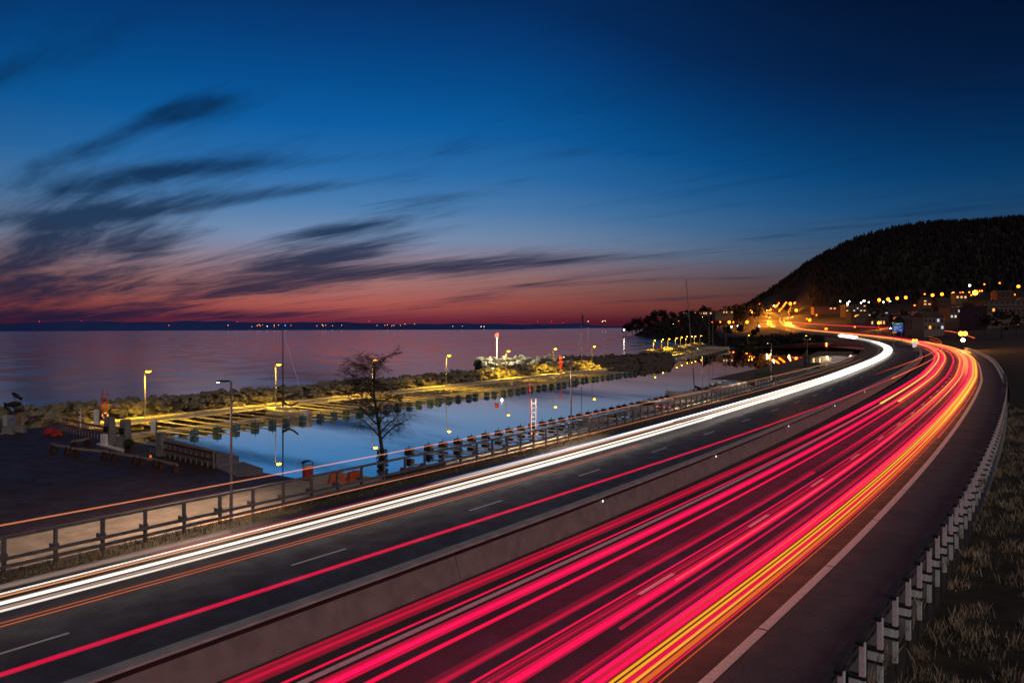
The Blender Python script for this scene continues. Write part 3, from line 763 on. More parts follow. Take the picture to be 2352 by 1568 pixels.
TR = [
 (9.55, .9, .46, .26, 'red', RED, .42, -40, 90, 'broad dim red light band hugging the concrete median barrier'),
 (9.6, .9, .44, .26, 'red', RED, 1.05, 50, 420, 'broad bright red band beside the barrier toward the far curve', 40),
 (10.3, .8, .07, .05, 'red', RED, 0.92, -40, 420, 'hair thin red streak just right of the barrier side band'),
 (11.28, .8, .42, .2, 'red', RED, 1.05, -40, 420, 'broad bright red band in the inner lane'),
 (12.1, .78, .14, .08, 'red', RED, 1.01, -40, 420, 'narrow bright red streak right of the inner lane band'),
 (13.6, .8, .4, .16, 'red', RED, .24, -40, 40, 'faint translucent red band over the inner lane asphalt'),
 (13.6, .8, .4, .16, 'red', RED, .8, 36, 420, 'red band in mid carriageway brightening toward the curve', 40),
 (14.36, .78, .07, .05, 'red', RED, .85, -40, 420, 'thin red streak left of the lane dashes'),
 (14.76, .8, .3, .12, 'red', RED, .27, -40, 420, 'dark red band lying against the lane dashes'),
 (15.22, .8, .34, .16, 'red', RED, 1.09, -40, 420, 'broad bright red band along the lane dashes'),
 (15.75, .8, .1, .06, 'dred', DRED, .6, 10, 420, 'slim magenta streak beside the dashed line band'),
 (16.45, .8, .3, .12, 'red', RED, .3, -40, 420, 'faint red band at the left of the outer lane'),
 (16.98, .8, .44, .18, 'red', RED, 1.09, -40, 420, 'broadest bright red band in the outer lane'),
 (17.4, .84, .075, .05, 'gold', (1, .42, .0), 1.0, -40, 420, 'first thin yellow streak in the outer lane'),
 (17.58, .84, .075, .05, 'gold', (1, .42, .0), 1.0, -40, 420, 'second thin yellow streak in the outer lane'),
 (17.86, .82, .07, .05, 'gold', (1, .42, .0), 1.0, -40, 420, 'third thin yellow streak in the outer lane'),
 (17.72, .8, .2, .08, 'red', RED, .8, -40, 420, 'dull red band between the yellow streaks'),
 (18.06, .82, .14, .06, 'orange', ORG, .8, -40, 420, 'orange red band at the outer side of the yellow streaks'),
 (18.2, .8, .04, .03, 'red', RED, .8, -40, 420, 'hair thin red outline of the outer lane bands'),
 (18.38, .8, .025, .02, 'orange', ORG, .5, -40, 90, 'single faint orange thread nearest the solid edge line'),
 (17.0, .86, .1, .05, 'amber', (1, .2, .0), .35, 5, 420, 'faint amber streak inside the broadest red band', 20),
 (15.3, .9, .05, .04, 'amber', (1, .2, .0), .45, 15, 420, 'fine amber streak in the dashed line band'),
 # far yellow overlays
 (10.3, .85, .3, .14, 'yellow', YEL_T, 1.2, 91, 420, 'left one of two thick yellow streaks beginning in mid carriageway'),
 (11.75, .85, .26, .14, 'yellow', YEL_T, 1.2, 95, 420, 'right one of two thick yellow streaks beginning in mid carriageway'),
 (14.9, .85, .26, .12, 'yellow', YEL_T, .8, 60, 420, 'yellow streak over the dashed lane toward the curve', 50),
 (15.7, .85, .2, .12, 'yellow', YEL_T, .8, 75, 420, 'slimmer yellow streak right of the dashed lane toward the curve', 50),
 (17.35, .9, .3, .14, 'yellow', YEL_T, .7, 32, 420, 'broad yellow glow in the outer lane toward the curve', 60),
 (17.9, .9, .3, .14, 'yellow', YEL_T, .9, 55, 420, 'broad yellow band closest to the edge line on the curve', 45),
 (18.5, .8, .05, .04, 'red', RED, .9, 62, 130, 'short thin red streak close to the edge line'),
 (10.6, .8, 1.8, .2, 'red', RED, .5, 100, 420, 'wide red glow over the inner lane of the far curve', 70),
 (16.4, .8, 2.2, .2, 'red', RED, .5, 95, 420, 'wide red glow over the outer lane of the far curve', 70),
 (16.2, .86, .7, .16, 'yellow', YEL_T, .6, 150, 420, 'broad yellow veil in mid carriageway at the head of the curve', 60),
 # lights high up on lorries
 (11.15, 3.85, .09, .07, 'red', RED, .66, -40, 95, 'red lorry top light streak floating over the left carriageway'),
 (11.15, 3.85, .15, .1, 'orangered', (1, .12, .04), 1.1, 94, 345, 'orange far end of the lorry top light streak'),
 (10.9, 5.0, .12, .1, 'orangered', (1, .12, .04), .9, 78, 345, 'upper orange red lorry streak crossing the far curve', 50),
 # oncoming headlights
 (-4.72, .7, .36, .16, 'pink', PNK, .22, -40, 9, 'pale pinkish flickering streak nearest the grass verge'),
 (-4.35, .66, .09, .05, 'red2', (.8, .02, .06), .35, 5, 40, 'short dark red streak beside the white headlight streaks'),
 (-4.02, .66, .07, .05, 'white', WHT, 1.0, -40, 60, 'thin white streak left of the orange one'),
 (-3.7, .66, .07, .05, 'ort', (1, .36, .12), .75, -40, 190, 'orange streak among the white headlight streaks'),
 (-3.2, .6, .3, .1, 'pink', PNK, .3, -40, 60, 'dull grey pink veil around the main headlight streak'),
 (-2.94, .66, .16, .08, 'white', WHT, 1.5, -40, 420, 'main white headlight streak through the left carriageway'),
 (-2.55, .6, .26, .1, 'pink', PNK, .32, -40, 40, 'dull pale band under the main headlight streak'),
 (-2.12, .66, .1, .06, 'white', WHT, 1.0, -40, 64, 'lower white headlight streak of the left carriageway'),
 (-2.3, .62, .5, .12, 'white', WHT, .9, 6, 66, 'broad lower white band ending in a step', 30),
 (-2.5, .62, .5, .12, 'white', WHT, 1.3, 66, 92, 'short broad white band with stepped ends'),
 (-4.3, .7, .34, .14, 'bluewhite', BWH, .75, 22, 88, 'bluish white streak on the verge side', 12),
 (-4.4, .66, .3, .1, 'white', WHT, 1.6, 44, 420, 'wide white streak at the harbour side of the far curve', 25),
 (-3.4, .66, 1.0, .16, 'white', WHT, 1.5, 60, 420, 'widest glaring white band sweeping around the far curve', 40),
 (-2.3, .66, .4, .14, 'white', WHT, 1.6, 92, 420, 'white band at the inner side of the far curve'),
 (-3.3, .7, 2.4, .4, 'white', WHT, 1.7, 118, 520, 'glaring white mass of headlights at the head of the curve', 60),
 (-3.3, 1.0, 4.2, 1.6, 'white', WHT, 4.0, 500, 540, 'glaring white knot of headlights where the far bend begins'),
 (-.92, .66, .03, .025, 'orange', ORG, .42, -40, 45, 'upper of two faint orange threads on the left carriageway'),
 (-.6, .66, .035, .025, 'orange', ORG, .5, -40, 45, 'lower of two faint orange threads on the left carriageway'),
 (-4.6, 3.05, .06, .05, 'ort', ORT, .62, -40, 185, 'thin orange streak hovering above the guard rail'),
 (-5.9, 1.0, .06, .05, 'ort', ORT, .6, 8, 215, 'thin orange streak along the foot of the guard rail'),
 # distant road
 (11.5, 1.0, 2.6, .7, 'yellow', YEL_T, 1.3, 400, 1000, 'yellow ribbon of light on the distant road'),
 (15.5, 1.0, 2.4, .9, 'red', RED, 1.09, 400, 1000, 'red ribbon of light on the distant road'),
 (9, 1.2, 1.4, .8, 'yellow', YEL_T, 1.1, 985, 1550, 'yellow streak climbing the distant hill road'),
 (14, 1.2, 1.4, .8, 'yellow', YEL_T, 1.0, 985, 1500, 'second yellow streak climbing the distant hill road'),
 (19, 1.2, 1.2, .8, 'red', RED, 0.84, 985, 1600, 'red streak climbing the distant hill road'),
]
for r_ in TR: trail(*r_)
# the side road behind the curve
def free_trail(px, cname, col, st, w_, label):
    p_ = [at(*q) for q in px]; mb = MB()
    for a, e in zip(p_[:-1], p_[1:]): mb.cyl(a, e, w_/2, n=6, cap=True)
    ob = mb.build('light_trail', trail_mat(cname, col, st), smooth=True)
    at_ = ob.data.attributes.new('axis', 'FLOAT_VECTOR', 'POINT'); vec = []
    for a, e in zip(p_[:-1], p_[1:]): vec += list((e-a).normalized())*12
    at_.data.foreach_set('vector', vec)
    ob.data.attributes.new('gain', 'FLOAT', 'POINT').data.foreach_set('value', [1.0]*len(ob.data.vertices))
    tag(ob, label, 'light trail', 'streaks of passing car lights')
free_trail([(1815, 740, 700), (1900, 746, 640), (2000, 751, 590), (2111, 757, 540), (2150, 759, 520)], 'red', RED, 1.0, .9, 'long thin red streak on the level side road')
free_trail([(2150, 758, 520), (2185, 761, 470), (2215, 768, 420), (2238, 776, 380)], 'orangered', (1, .12, .04), 1.0, .5, 'orange streak where the side road bends down to the junction')
free_trail([(1862, 690, 1300), (1880, 690, 1280), (1925, 695, 1200)], 'white', WHT, 1.2, 1.3, 'white streak on the road across the hillside')
free_trail([(2095, 760.5, 560), (2138, 759, 540)], 'bluewhite', BWH, 1.5, .8, 'short bluish white streak behind the direction sign')
free_trail([(2170, 760, 520), (2265, 756, 520)], 'white', WHT, .8, .35, 'thin white streak in front of the right hand buildings')

# ------------------------------------------------------------------ bare birch by the quay
def grow(mb, p, d, L, r, lvl, rs, droop, kids, maxl):
    n = 4 if lvl < 2 else 3; pts_ = [Vector(p)]; d = Vector(d).normalized(); cur = Vector(p)
    for i in range(n):
        d = (d+Vector((rs.randn(), rs.randn(), rs.randn()))*(.07+.05*lvl)+Vector((0, 0, -droop*lvl*(i/n)))).normalized()
        cur = cur+d*(L/n); pts_.append(cur.copy())
    for i in range(n):
        ra = r*(1-.7*i/n); rb = r*(1-.7*(i+1)/n); mb.cyl(pts_[i], pts_[i+1], ra, rb, 6 if lvl == 0 else (4 if lvl < 2 else 3), cap=False)
    if lvl < maxl:
        for k in range(kids[lvl]):
            t = .28+.72*(k+rs.rand())/kids[lvl] if lvl else .3+.68*(k+rs.rand())/kids[lvl]
            i = min(int(t*n), n-1); q = pts_[i].lerp(pts_[i+1], t*n-i)
            a = rs.rand()*6.28; out = Vector((math.cos(a), math.sin(a), .55 if lvl == 0 else rs.randn()*.35))
            dd = (d*.35+out*.8) if lvl else (Vector((0, 0, .45))+out*.75)
            grow(mb, q, dd, L*(.36 if lvl == 0 else .52)*(1.15-.45*t)*(.8+.4*rs.rand()), max(.015, r*(1-.7*t)*.5), lvl+1, rs, droop, kids, maxl)
rs = np.random.RandomState(12)
bx_, by_ = spot(878, 1093, -.5)
t = thing('birch_tree', 'bare birch with drooping twigs standing at the quay edge', 'tree', (bx_, by_, -.55))
mb = MB(); grow(mb, (0, 0, 0), (-.04, 0, 1), 8.3, .17, 0, rs, .16, (20, 12, 9), 3)
tr_ = mb
# split: trunk segments (first 4 tapered cylinders, 6 sided) from the crown
nv = 4*12; nf = 4*6
k = MB(); k.v = mb.v[:nv]; k.f = mb.f[:nf]; k.build('trunk', M_bark, t, smooth=True)
k = MB(); k.v = mb.v; k.f = mb.f[nf:]; k.build('crown', M_bark, t)
sh_ = MB(); v = []; f = []
for i in range(700):
    a = rs.rand()*6.28; r_ = .42*rs.rand()**.6; z = .1+1.9*rs.rand(); q = Vector((r_*math.cos(a), r_*math.sin(a), z)); u = Vector(rs.randn(3)).normalized()*.09; w_ = Vector(rs.randn(3)).normalized()*.07
    o = len(v); v += [tuple(q+u), tuple(q+w_), tuple(q-u), tuple(q-w_)]; f.append((o, o+1, o+2, o+3))
sh_.add(v, f).build('ivy', M_tree, t)

# ------------------------------------------------------------------ lit street lamps by the quay
def street_lamp(loc, h, rz, label, energy=3600):
    t = thing('street_lamp', label, 'street lamp', loc, rz, 'grey street lamps by the quay')
    MB().cyl((0, 0, 0), (0, 0, 1.5), .1, .09, 10).build('pole_base', M_pole, t)
    MB().cyl((0, 0, 1.5), (0, 0, h), .075, .055, 10).build('pole', M_pole, t)
    hd = MB().box((-.42, 0, h), (.74, .26, .09), taper=.8); hd.build('lamp_head', M_dark, t)
    MB().box((-.72, 0, h-.06), (.1, .16, .05)).build('lamp_glass', emat('weak_led', (1, .85, .75), 6), t)
    ld = bpy.data.lights.new('lamp_light', 'SPOT'); ld.energy = energy; ld.color = (1, .7, .48); ld.spot_size = R(128); ld.spot_blend = .6; ld.shadow_soft_size = .12
    lo_ = bpy.data.objects.new('lamp_light', ld); COL.objects.link(lo_); lo_.parent = t; lo_.location = (-.72, 0, h-.15); lo_.rotation_euler = (0, R(28), 0)
    return t
px, py = spot(531, 1200, -.3); street_lamp((px, py, -.35), 7.85, 0, 'grey street lamp on the gravel path behind the near guard rail')
street_lamp((5.85, 73.2, -1.15), 8.7, 0, 'grey street lamp on the quay right of the lifebuoy ladder', 7000)
street_lamp((28.8, 112, -1.15), 8.4, 0, 'grey street lamp beside the tall yacht mast', 7000)
street_lamp((51.5, 147, -1.15), 8.4, 0, 'grey street lamp behind the nearer white hut', 7000)
street_lamp((77, 193, -1.15), 8.4, math.pi, 'grey street lamp beside the kiosk with lit windows')
tag(strip(-27, -14.5, 150, 330, -1.4, 'quay_apron', M_verge, z1=-1.2), kind='structure')

# ------------------------------------------------------------------ waste bin, barriers
px, py = spot(707, 1103, -.5)
t = thing('waste_bin', 'red waste bin with a curved lid at the quay edge', 'bin', (px, py, -.5), .5)
MB().cyl((0, 0, .12), (0, 0, 1.02), .38, .38, 16).build('body', M_red, t)
MB().cyl((0, 0, 0), (0, 0, .12), .3, .3, 12).build('base', M_dark, t)
MB().cyl((0, 0, 1.02), (0, 0, 1.07), .4, .4, 16).build('rim', M_white, t)
for sx in (-1, 1): MB().bar((.33*sx, 0, 1.05), (.33*sx, 0, 1.3), .05, .05).build('lid_post', M_dark, t)
mb = MB()
for i in range(8):
    a0, a1 = math.pi*(.15+.7*i/8), math.pi*(.15+.7*(i+1)/8)
    mb.add([(.46*math.cos(a), y_, 1.1+.32*math.sin(a)-.02*q) for q in (0, 1) for a in (a0, a1) for y_ in (-.38, .38)], [(0, 1, 3, 2), (4, 6, 7, 5), (0, 2, 6, 4), (1, 5, 7, 3), (0, 4, 5, 1), (2, 3, 7, 6)])
mb.build('lid', M_dark, t)
def block_barrier(loc, rz, L, h, m, label, group, w_=.5):
    t = thing('road_barrier', label, 'barrier', loc, rz, group)
    pr_ = [(-L/2, 0), (-L*.42, h*.35), (-L*.34, h), (L*.34, h), (L*.42, h*.35), (L/2, 0), (L*.22, 0), (L*.18, .1), (L*.06, .1), (L*.02, 0), (-L*.02, 0), (-L*.06, .1), (-L*.18, .1), (-L*.22, 0)]
    n = len(pr_); v = [(x, -w_/2*(1-.35*z/h), z) for x, z in pr_]+[(x, w_/2*(1-.35*z/h), z) for x, z in pr_]
    MB().add(v, [tuple(range(n)), tuple(range(n, 2*n))[::-1]]+[(i, n+i, n+(i+1) % n, (i+1) % n) for i in range(n)]).build('block', m, t)
    MB().box((0, 0, h+.03), (L*.3, .08, .06)).build('lifting_lug', m, t); return t
for x, y, rz, lb in ((773, 1110, .5, 'larger orange plastic road barrier right of the red bin'), (813, 1105, .9, 'smaller orange plastic road barrier nearer the birch')):
    px, py = spot(x, y, -.5); block_barrier((px, py, -.5), rz, 1.25, .72, M_orange, lb, 'orange barriers')
for x, y, lb in ((18, 997, 'pale concrete road block below the map board at the picture edge'), (45, 993, 'pale concrete road block right of the map board')):
    px, py = spot(x, y, -.5); block_barrier((px, py, -.5), .12, 1.25, .68, M_conc, lb, 'concrete blocks by the map board', .6)
for x, y, lb in ((113, 995.6, 'left one of two red road blocks before the boulders'), (130, 1000, 'right one of two red road blocks before the boulders')):
    px, py = spot(x, y, -.5); block_barrier((px, py, -.5), 1.1, .95, .6, M_red, lb, 'red blocks before the boulders', .6)

# ------------------------------------------------------------------ map board
px, py = spot(30, 986, -.5)
t = thing('map_board', 'wide information board with coloured map panels at the left edge', 'notice board', (px, py, -.5), -.1)
def panel_mat(name, cols, sc_):
    m = bpy.data.materials.new(name); m.use_nodes = True; q = NB(m.node_tree); bs = m.node_tree.nodes['Principled BSDF']
    tcx = q.n('ShaderNodeTexCoord'); n = q.n('ShaderNodeTexNoise'); n.inputs['Scale'].default_value = sc_; n.inputs['Detail'].default_value = 3
    q.link(tcx.outputs['Object'], n.inputs['Vector']); q.link(q.ramp(n.outputs[0], [(.3+.1*i, c) for i, c in enumerate(cols)], 'CONSTANT'), bs.inputs['Base Color']); return m
for x0, w_, m in ((-1.2, .55, panel_mat('map_green', [(.4, .42, .3), (.5, .5, .42), (.2, .35, .5), (.5, .5, .4)], 3)), (-.6, 1.0, panel_mat('map_blue', [(.18, .2, .3), (.3, .3, .34), (.15, .18, .3), (.5, .25, .12)], 2)), (.45, .45, panel_mat('map_brown', [(.25, .14, .08), (.35, .18, .08), (.2, .12, .1)], 3))):
    MB().box((x0+w_/2, 0, .95), (w_-.02, .05, 1.15)).build('map_panel', m, t)
MB().box((0, .05, .95), (2.5, .04, 1.2)).build('backing', M_wood, t)
for sx in (-1.15, 1.0): MB().box((sx, .09, .75), (.09, .09, 1.5)).build('post', M_wood, t)

# ------------------------------------------------------------------ fish sculpture
def fish(parent, c, L, ang, flip):
    prof_ = [(-.5, .02), (-.42, .12), (-.25, .16), (-.1, .17), (.05, .16), (.2, .11), (.33, .055), (.40, .04), (.5, .15), (.46, 0), (.5, -.14), (.40, -.04), (.3, -.06), (.26, -.13), (.2, -.09), (.05, -.14), (0, -.2), (-.06, -.15), (-.25, -.13), (-.42, -.08)]
    ca, sa = math.cos(ang), math.sin(ang)
    q = [(c[0]+(x*flip*ca-z*sa)*L, c[2]+(x*flip*sa+z*ca)*L) for x, z in prof_]; n = len(q)
    v = []
    for y_ in (-.05, .05): v += [(x, c[1]+y_, z) for x, z in q]
    mid = [(c[0], c[1]-.16*L*.6, c[2]), (c[0], c[1]+.16*L*.6, c[2])]
    v += mid; f = [(i, n+i, n+(i+1) % n, (i+1) % n) for i in range(n)]+[((i+1) % n, 2*n, i) for i in range(n)]+[(n+i, 2*n+1, n+(i+1) % n) for i in range(n)]
    MB().add(v, f).build('fish', M_dark, parent)
p = at(29, 950, 84)
t = thing('fish_sculpture', 'dark metal sculpture of two leaping fish on thin legs', 'sculpture', p)
fish(t, (0, 0, 1.05), 2.05, .06, -1); fish(t, (.5, 0, 2.0), 1.4, -.55, 1)
for a, e in (((-.35, 0, 0), (-.15, 0, .9)), ((.1, 0, 0), (.15, 0, .95)), ((.35, .1, 0), (.25, 0, .95))): MB().cyl(a, e, .025, n=5).build('leg', M_dark, t)
mb = MB(); prev = (.1, 0, 1.25)
for i in range(1, 7): q = (.1+.25*math.sin(i*.5)-.02*i, 0, 1.25+.12*i); mb.cyl(prev, q, .02, n=5); prev = q
mb.build('bracket', M_dark, t)

# ------------------------------------------------------------------ railings on the pier head
def railing(a, e, h, m, mb_, nb_, label, mats2):
    a, e = Vector((*a, -.5)), Vector((*e, -.5)); d = e-a; L = d.length
    t = thing('railing', label, 'railing', a, math.atan2(d.y, d.x))
    for z, s_ in ((h, .16), (h*.58, .13)): MB().box((L/2, -.04, z-s_/2), (L, .06, s_)).build('rail', m, t)
    me = MB().box((0, .02, h/2), (.08, .06, h-.08)).mesh('baluster', mats2)
    for i in range(nb_+1): part(me, 'baluster', t, (L*i/nb_, 0, 0))
    return t
railing(spot(143, 990, -.5), spot(238, 1012, -.5), 1.42, M_red, None, 14, 'red painted railing running down to the fuel pumps', M_wood)
railing(spot(345, 1040, -.5), spot(372, 1047, -.5), 1.25, mat('dark_red', (.14, .03, .02), .6), None, 4, 'short dark railing beside the square concrete post', M_wood)
railing(spot(378, 1050, -.5), spot(490, 1077, -.5), 1.35, MATS['dark_red'], None, 9, 'dark red railing along the concrete pier wall', M_wood)
px, py = spot(369, 1046, -.5)
t = thing('concrete_post', 'square concrete post between the two dark railings', 'post', (px, py, -.5), -.4)
MB().box((0, 0, .95), (.6, .5, 1.9)).build('shaft', M_conc, t); MB().box((0, 0, 1.92), (.66, .56, .1)).build('cap', M_conc, t)
a, e = Vector(spot(378, 1044, -.5)), Vector(spot(494, 1072, -.5)); d = (e-a); L = d.length; nrm = Vector((-d.y, d.x)).normalized()
t = thing('pier_wall', 'low concrete slab wall along the pier behind the dark red railing', 'wall', (a.x+nrm.x*.3, a.y+nrm.y*.3, -.5), math.atan2(d.y, d.x))
me = MB().box((.6, 0, .5), (1.17, .14, 1.0)).mesh('slab', M_conc_d)
for i in range(int(L/1.2)): part(me, 'slab', t, (i*1.2, 0, 0))
def pblock(pxs, z0, z1, name, label, m):
    o = MB().prism([spot(x, y, z1) for x, y in pxs], z0, z1).build(name, m); return tag(o, label, 'pier')
pblock([(360, 1000), (549, 1047), (549, 1060), (500, 1068), (360, 1036)], -4, -.3, 'concrete_pier', 'dark concrete pier head reaching into the basin behind the wall', M_conc_d)
pblock([(470, 1062), (560, 1060), (604, 1075), (604, 1088), (540, 1092)], -4, -.42, 'concrete_pier', 'lower concrete landing step at the foot of the pier head', M_conc_d)
tag(MB().prism([spot(x, y, -.4) for x, y in ((221, 1018), (232, 1016), (286, 1031), (284, 1037))], -.6, -.4).build('kerb_slab', M_white), 'pale kerb slab in front of the fuel pumps', 'kerb')
# fuel pumps
for x, y, h, lb in ((252, 1022, 2.65, 'left tapered concrete fuel pump column on the quay'), (288, 1027, 2.55, 'right tapered concrete fuel pump column by the bush')):
    px, py = spot(x, y, -.5); t = thing('fuel_pump', lb, 'fuel pump', (px, py, -.5), -.35, 'fuel pumps on the quay')
    MB().box((0, 0, h/2), (.8, .75, h), taper=.8).build('column', M_conc, t)
    MB().box((-.1, -.5, .55), (.62, .3, 1.1)).build('cabinet', M_white if x < 260 else M_conc, t)
    MB().box((0, -.42, 1.55), (.45, .14, .5)).build('display', M_black, t)
    mb = MB(); prev = (.32, -.45, 1.4)
    for i in range(1, 8): q = (.34+.06*math.sin(i*.45), -.5, 1.4-.9*math.sin(i*.22)); mb.cyl(prev, q, .025, n=5); prev = q
    mb.build('hose', M_black, t)
px, py = spot(296, 1030, -.5)
t = thing('shrub', 'small round evergreen shrub in front of the right fuel pump', 'shrub', (px, py, -.5))
def leafball(n, rx, rz, zc, size, rs):
    v = []; f = []
    for i in range(n):
        q = Vector(rs.randn(3)); q.normalize(); q = Vector((q.x*rx, q.y*rx, q.z*rz))*(.55+.5*rs.rand()); q.z += zc
        u = Vector(rs.randn(3)).normalized()*size; w_ = Vector(rs.randn(3)).normalized()*size*.7; o = len(v)
        v += [tuple(q+u), tuple(q+w_), tuple(q-u), tuple(q-w_)]; f.append((o, o+1, o+2, o+3))
    return MB().add(v, f)
leafball(900, .42, .42, .5, .06, rs).build('foliage', mat('shrub_leaf', (.05, .05, .015), .8, .4, 4), t)
MB().cyl((0, 0, 0), (0, 0, .5), .05, .03, 6).build('stem', M_bark, t)
# small boards
px, py = spot(221, 985, -.5); t = thing('notice_sign', 'plain pale upright notice board behind the red railing', 'sign', (px, py, -.5))
MB().box((0, 0, 1.3), (.52, .06, 1.6)).build('board', M_white, t); MB().box((.32, .02, 1.05), (.08, .08, 2.1)).build('post', M_wood, t)
px, py = spot(184, 985, -.5); t = thing('sign_pillar', 'slim white pillar sign with two dark fields', 'sign', (px, py, -.5))
MB().box((0, 0, 1.1), (.16, .16, 2.2)).build('pillar', M_white, t)
for z in (1.55, 2.05): MB().box((0, -.085, z), (.12, .02, .22)).build('dark_field', M_black, t)
px, py = spot(352, 1006, -.6); t = thing('notice_sign', 'small white sheet sign on a post before the blue floats', 'sign', (px, py, -.6))
MB().box((0, 0, 1.2), (.5, .06, 1.0)).build('board', M_white, t); MB().box((.28, .02, .9), (.08, .08, 1.8)).build('post', M_dark, t)
# trestle barriers in the dark car park
for i, (x0, y0, x1, y1) in enumerate(((118, 1036, 160, 1043), (164, 1030, 205, 1022), (165, 1046, 250, 1054), (255, 1056, 318, 1066), (322, 1068, 362, 1074), (366, 1076, 408, 1086))):
    a, e = Vector((*spot(x0, y0, -.5), -.5)), Vector((*spot(x1, y1, -.5), -.5)); d = e-a; L = d.length
    t = thing('trestle_barrier', f'{ordinal(i)} low wooden trestle barrier from the left in the dark car park', 'barrier', a, math.atan2(d.y, d.x), 'trestle barriers in the car park')
    MB().box((L/2, 0, .62), (L, .06, .2)).build('beam', M_wood, t)
    for q in (.12, .88):
        MB().box((L*q, 0, .3), (.42, .5, .6), taper=.45).build('foot', mat('dull_red', (.045, .014, .012), .7), t)
    if i == 4: MB().cyl((L*.6, 0, .72), (L*.6, 0, .92), .08, n=8).build('warning_lamp', emat('amber_dim', (1, .16, .02), .9), t)

# ------------------------------------------------------------------ lifebuoy ladders
def buoy_station(loc, h, rz, label, pole=0.0, sc_=1.0):
    t = thing('lifebuoy_station', label, 'lifebuoy', loc, rz, 'lifebuoy stations round the basin')
    for sx in (-.25, .25): MB().cyl((sx, 0, 0), (sx, 0, h), .045*sc_, n=6).build('ladder_stile', M_white if pole > 4 else M_red, t)
    me = MB().cyl((-.25, 0, 0), (.25, 0, 0), .03*sc_, n=5).mesh('rung', M_white if pole > 4 else M_red)
    for i in range(int((h-1)/.45)): part(me, 'rung', t, (0, 0, 1.1+i*.45))
    if pole: MB().cyl((-.34, -.06, .8), (-.46, -.06, pole), .045*sc_, .025*sc_, 6).build('boat_hook', M_red, t)
    rg = MB().torus((0, -.14, .75), .3, .085).build('lifebuoy_ring', M_white, t)
    for k in range(4): MB().torus((0, -.14, .75), .3, .09, n=20, i0=k*5+1, i1=k*5+3).build('red_band', M_red, rg)
    return t
buoy_station((2.2, 75.6, -1.15), 4.3, .4, 'red and white lifebuoy ladder behind the middle of the guard rail', 6.2)
buoy_station((-50.3, 91.5, -1.2), 4.0, .4, 'lifebuoy ladder at the left root of the breakwater walkway', 0.1+3.8)
x, y = wk(113, .9); buoy_station((x, y, -1.2), 4.5, .4, 'lifebuoy ladder on the right end of the lit breakwater', 0, 1.6)
buoy_station((59.5, 296, -1.2), 5.2, .4, 'striped lifebuoy ladder at the near end of the farther breakwater', 0, 2.2)

# ------------------------------------------------------------------ beacon and flagpoles
p = at(1141, 821, 212)
t = thing('harbour_beacon', 'beacon with a red lantern box on a lit pole at the breakwater head', 'beacon', p)
MB().cyl((0, 0, -.6), (0, 0, 5.9), .14, .12, 10).build('pole', M_white, t)
MB().box((0, 0, 6.55), (1.1, .9, 1.1)).build('lantern_box', M_red, t)
MB().ball((0, -.5, 6.55), .16, 8, 5).build('lantern', emat('beacon_red', (1, .01, .03), 1.5), t)
MB().box((0, 0, 5.9), (1.5, 1.2, .1)).build('platform', M_dark, t)
ld = bpy.data.lights.new('flood_light', 'POINT'); ld.energy = 7000; ld.color = (1, .86, .5); ld.shadow_soft_size = .15
lo_ = bpy.data.objects.new('flood_light', ld); COL.objects.link(lo_); lo_.parent = t; lo_.location = (1.5, -4, 4.5)
def flagpole(p, h, label, flag=True):
    t = thing('flagpole', label, 'flagpole', p); MB().cyl((0, 0, 0), (0, 0, h), .1, .05, 8).build('pole', M_pole, t)
    if flag:
        v = []; f = []
        for i in range(9):
            for j in range(3): v.append((.08+.22*j+.05*math.sin(i+j), .06*math.sin(i*1.2+j*2), h-.3-i*.38-.25*j))
        for i in range(8):
            for j in range(2): f.append((i*3+j, i*3+j+1, i*3+4+j, i*3+3+j))
        o = MB().add(v, f).build('flag', M_dark, t); md = o.modifiers.new('s', 'SOLIDIFY'); md.thickness = .02
    MB().ball((0, 0, h), .1, 8, 5).build('finial', M_pole, t)
flagpole(at(1335.5, 832, 194), 13.0, 'tall flagpole with a drooping dark flag at the end of the breakwater')
flagpole(at(1667, 795, 392), 13, 'bare pole on the shore behind the far wooden ship', False)

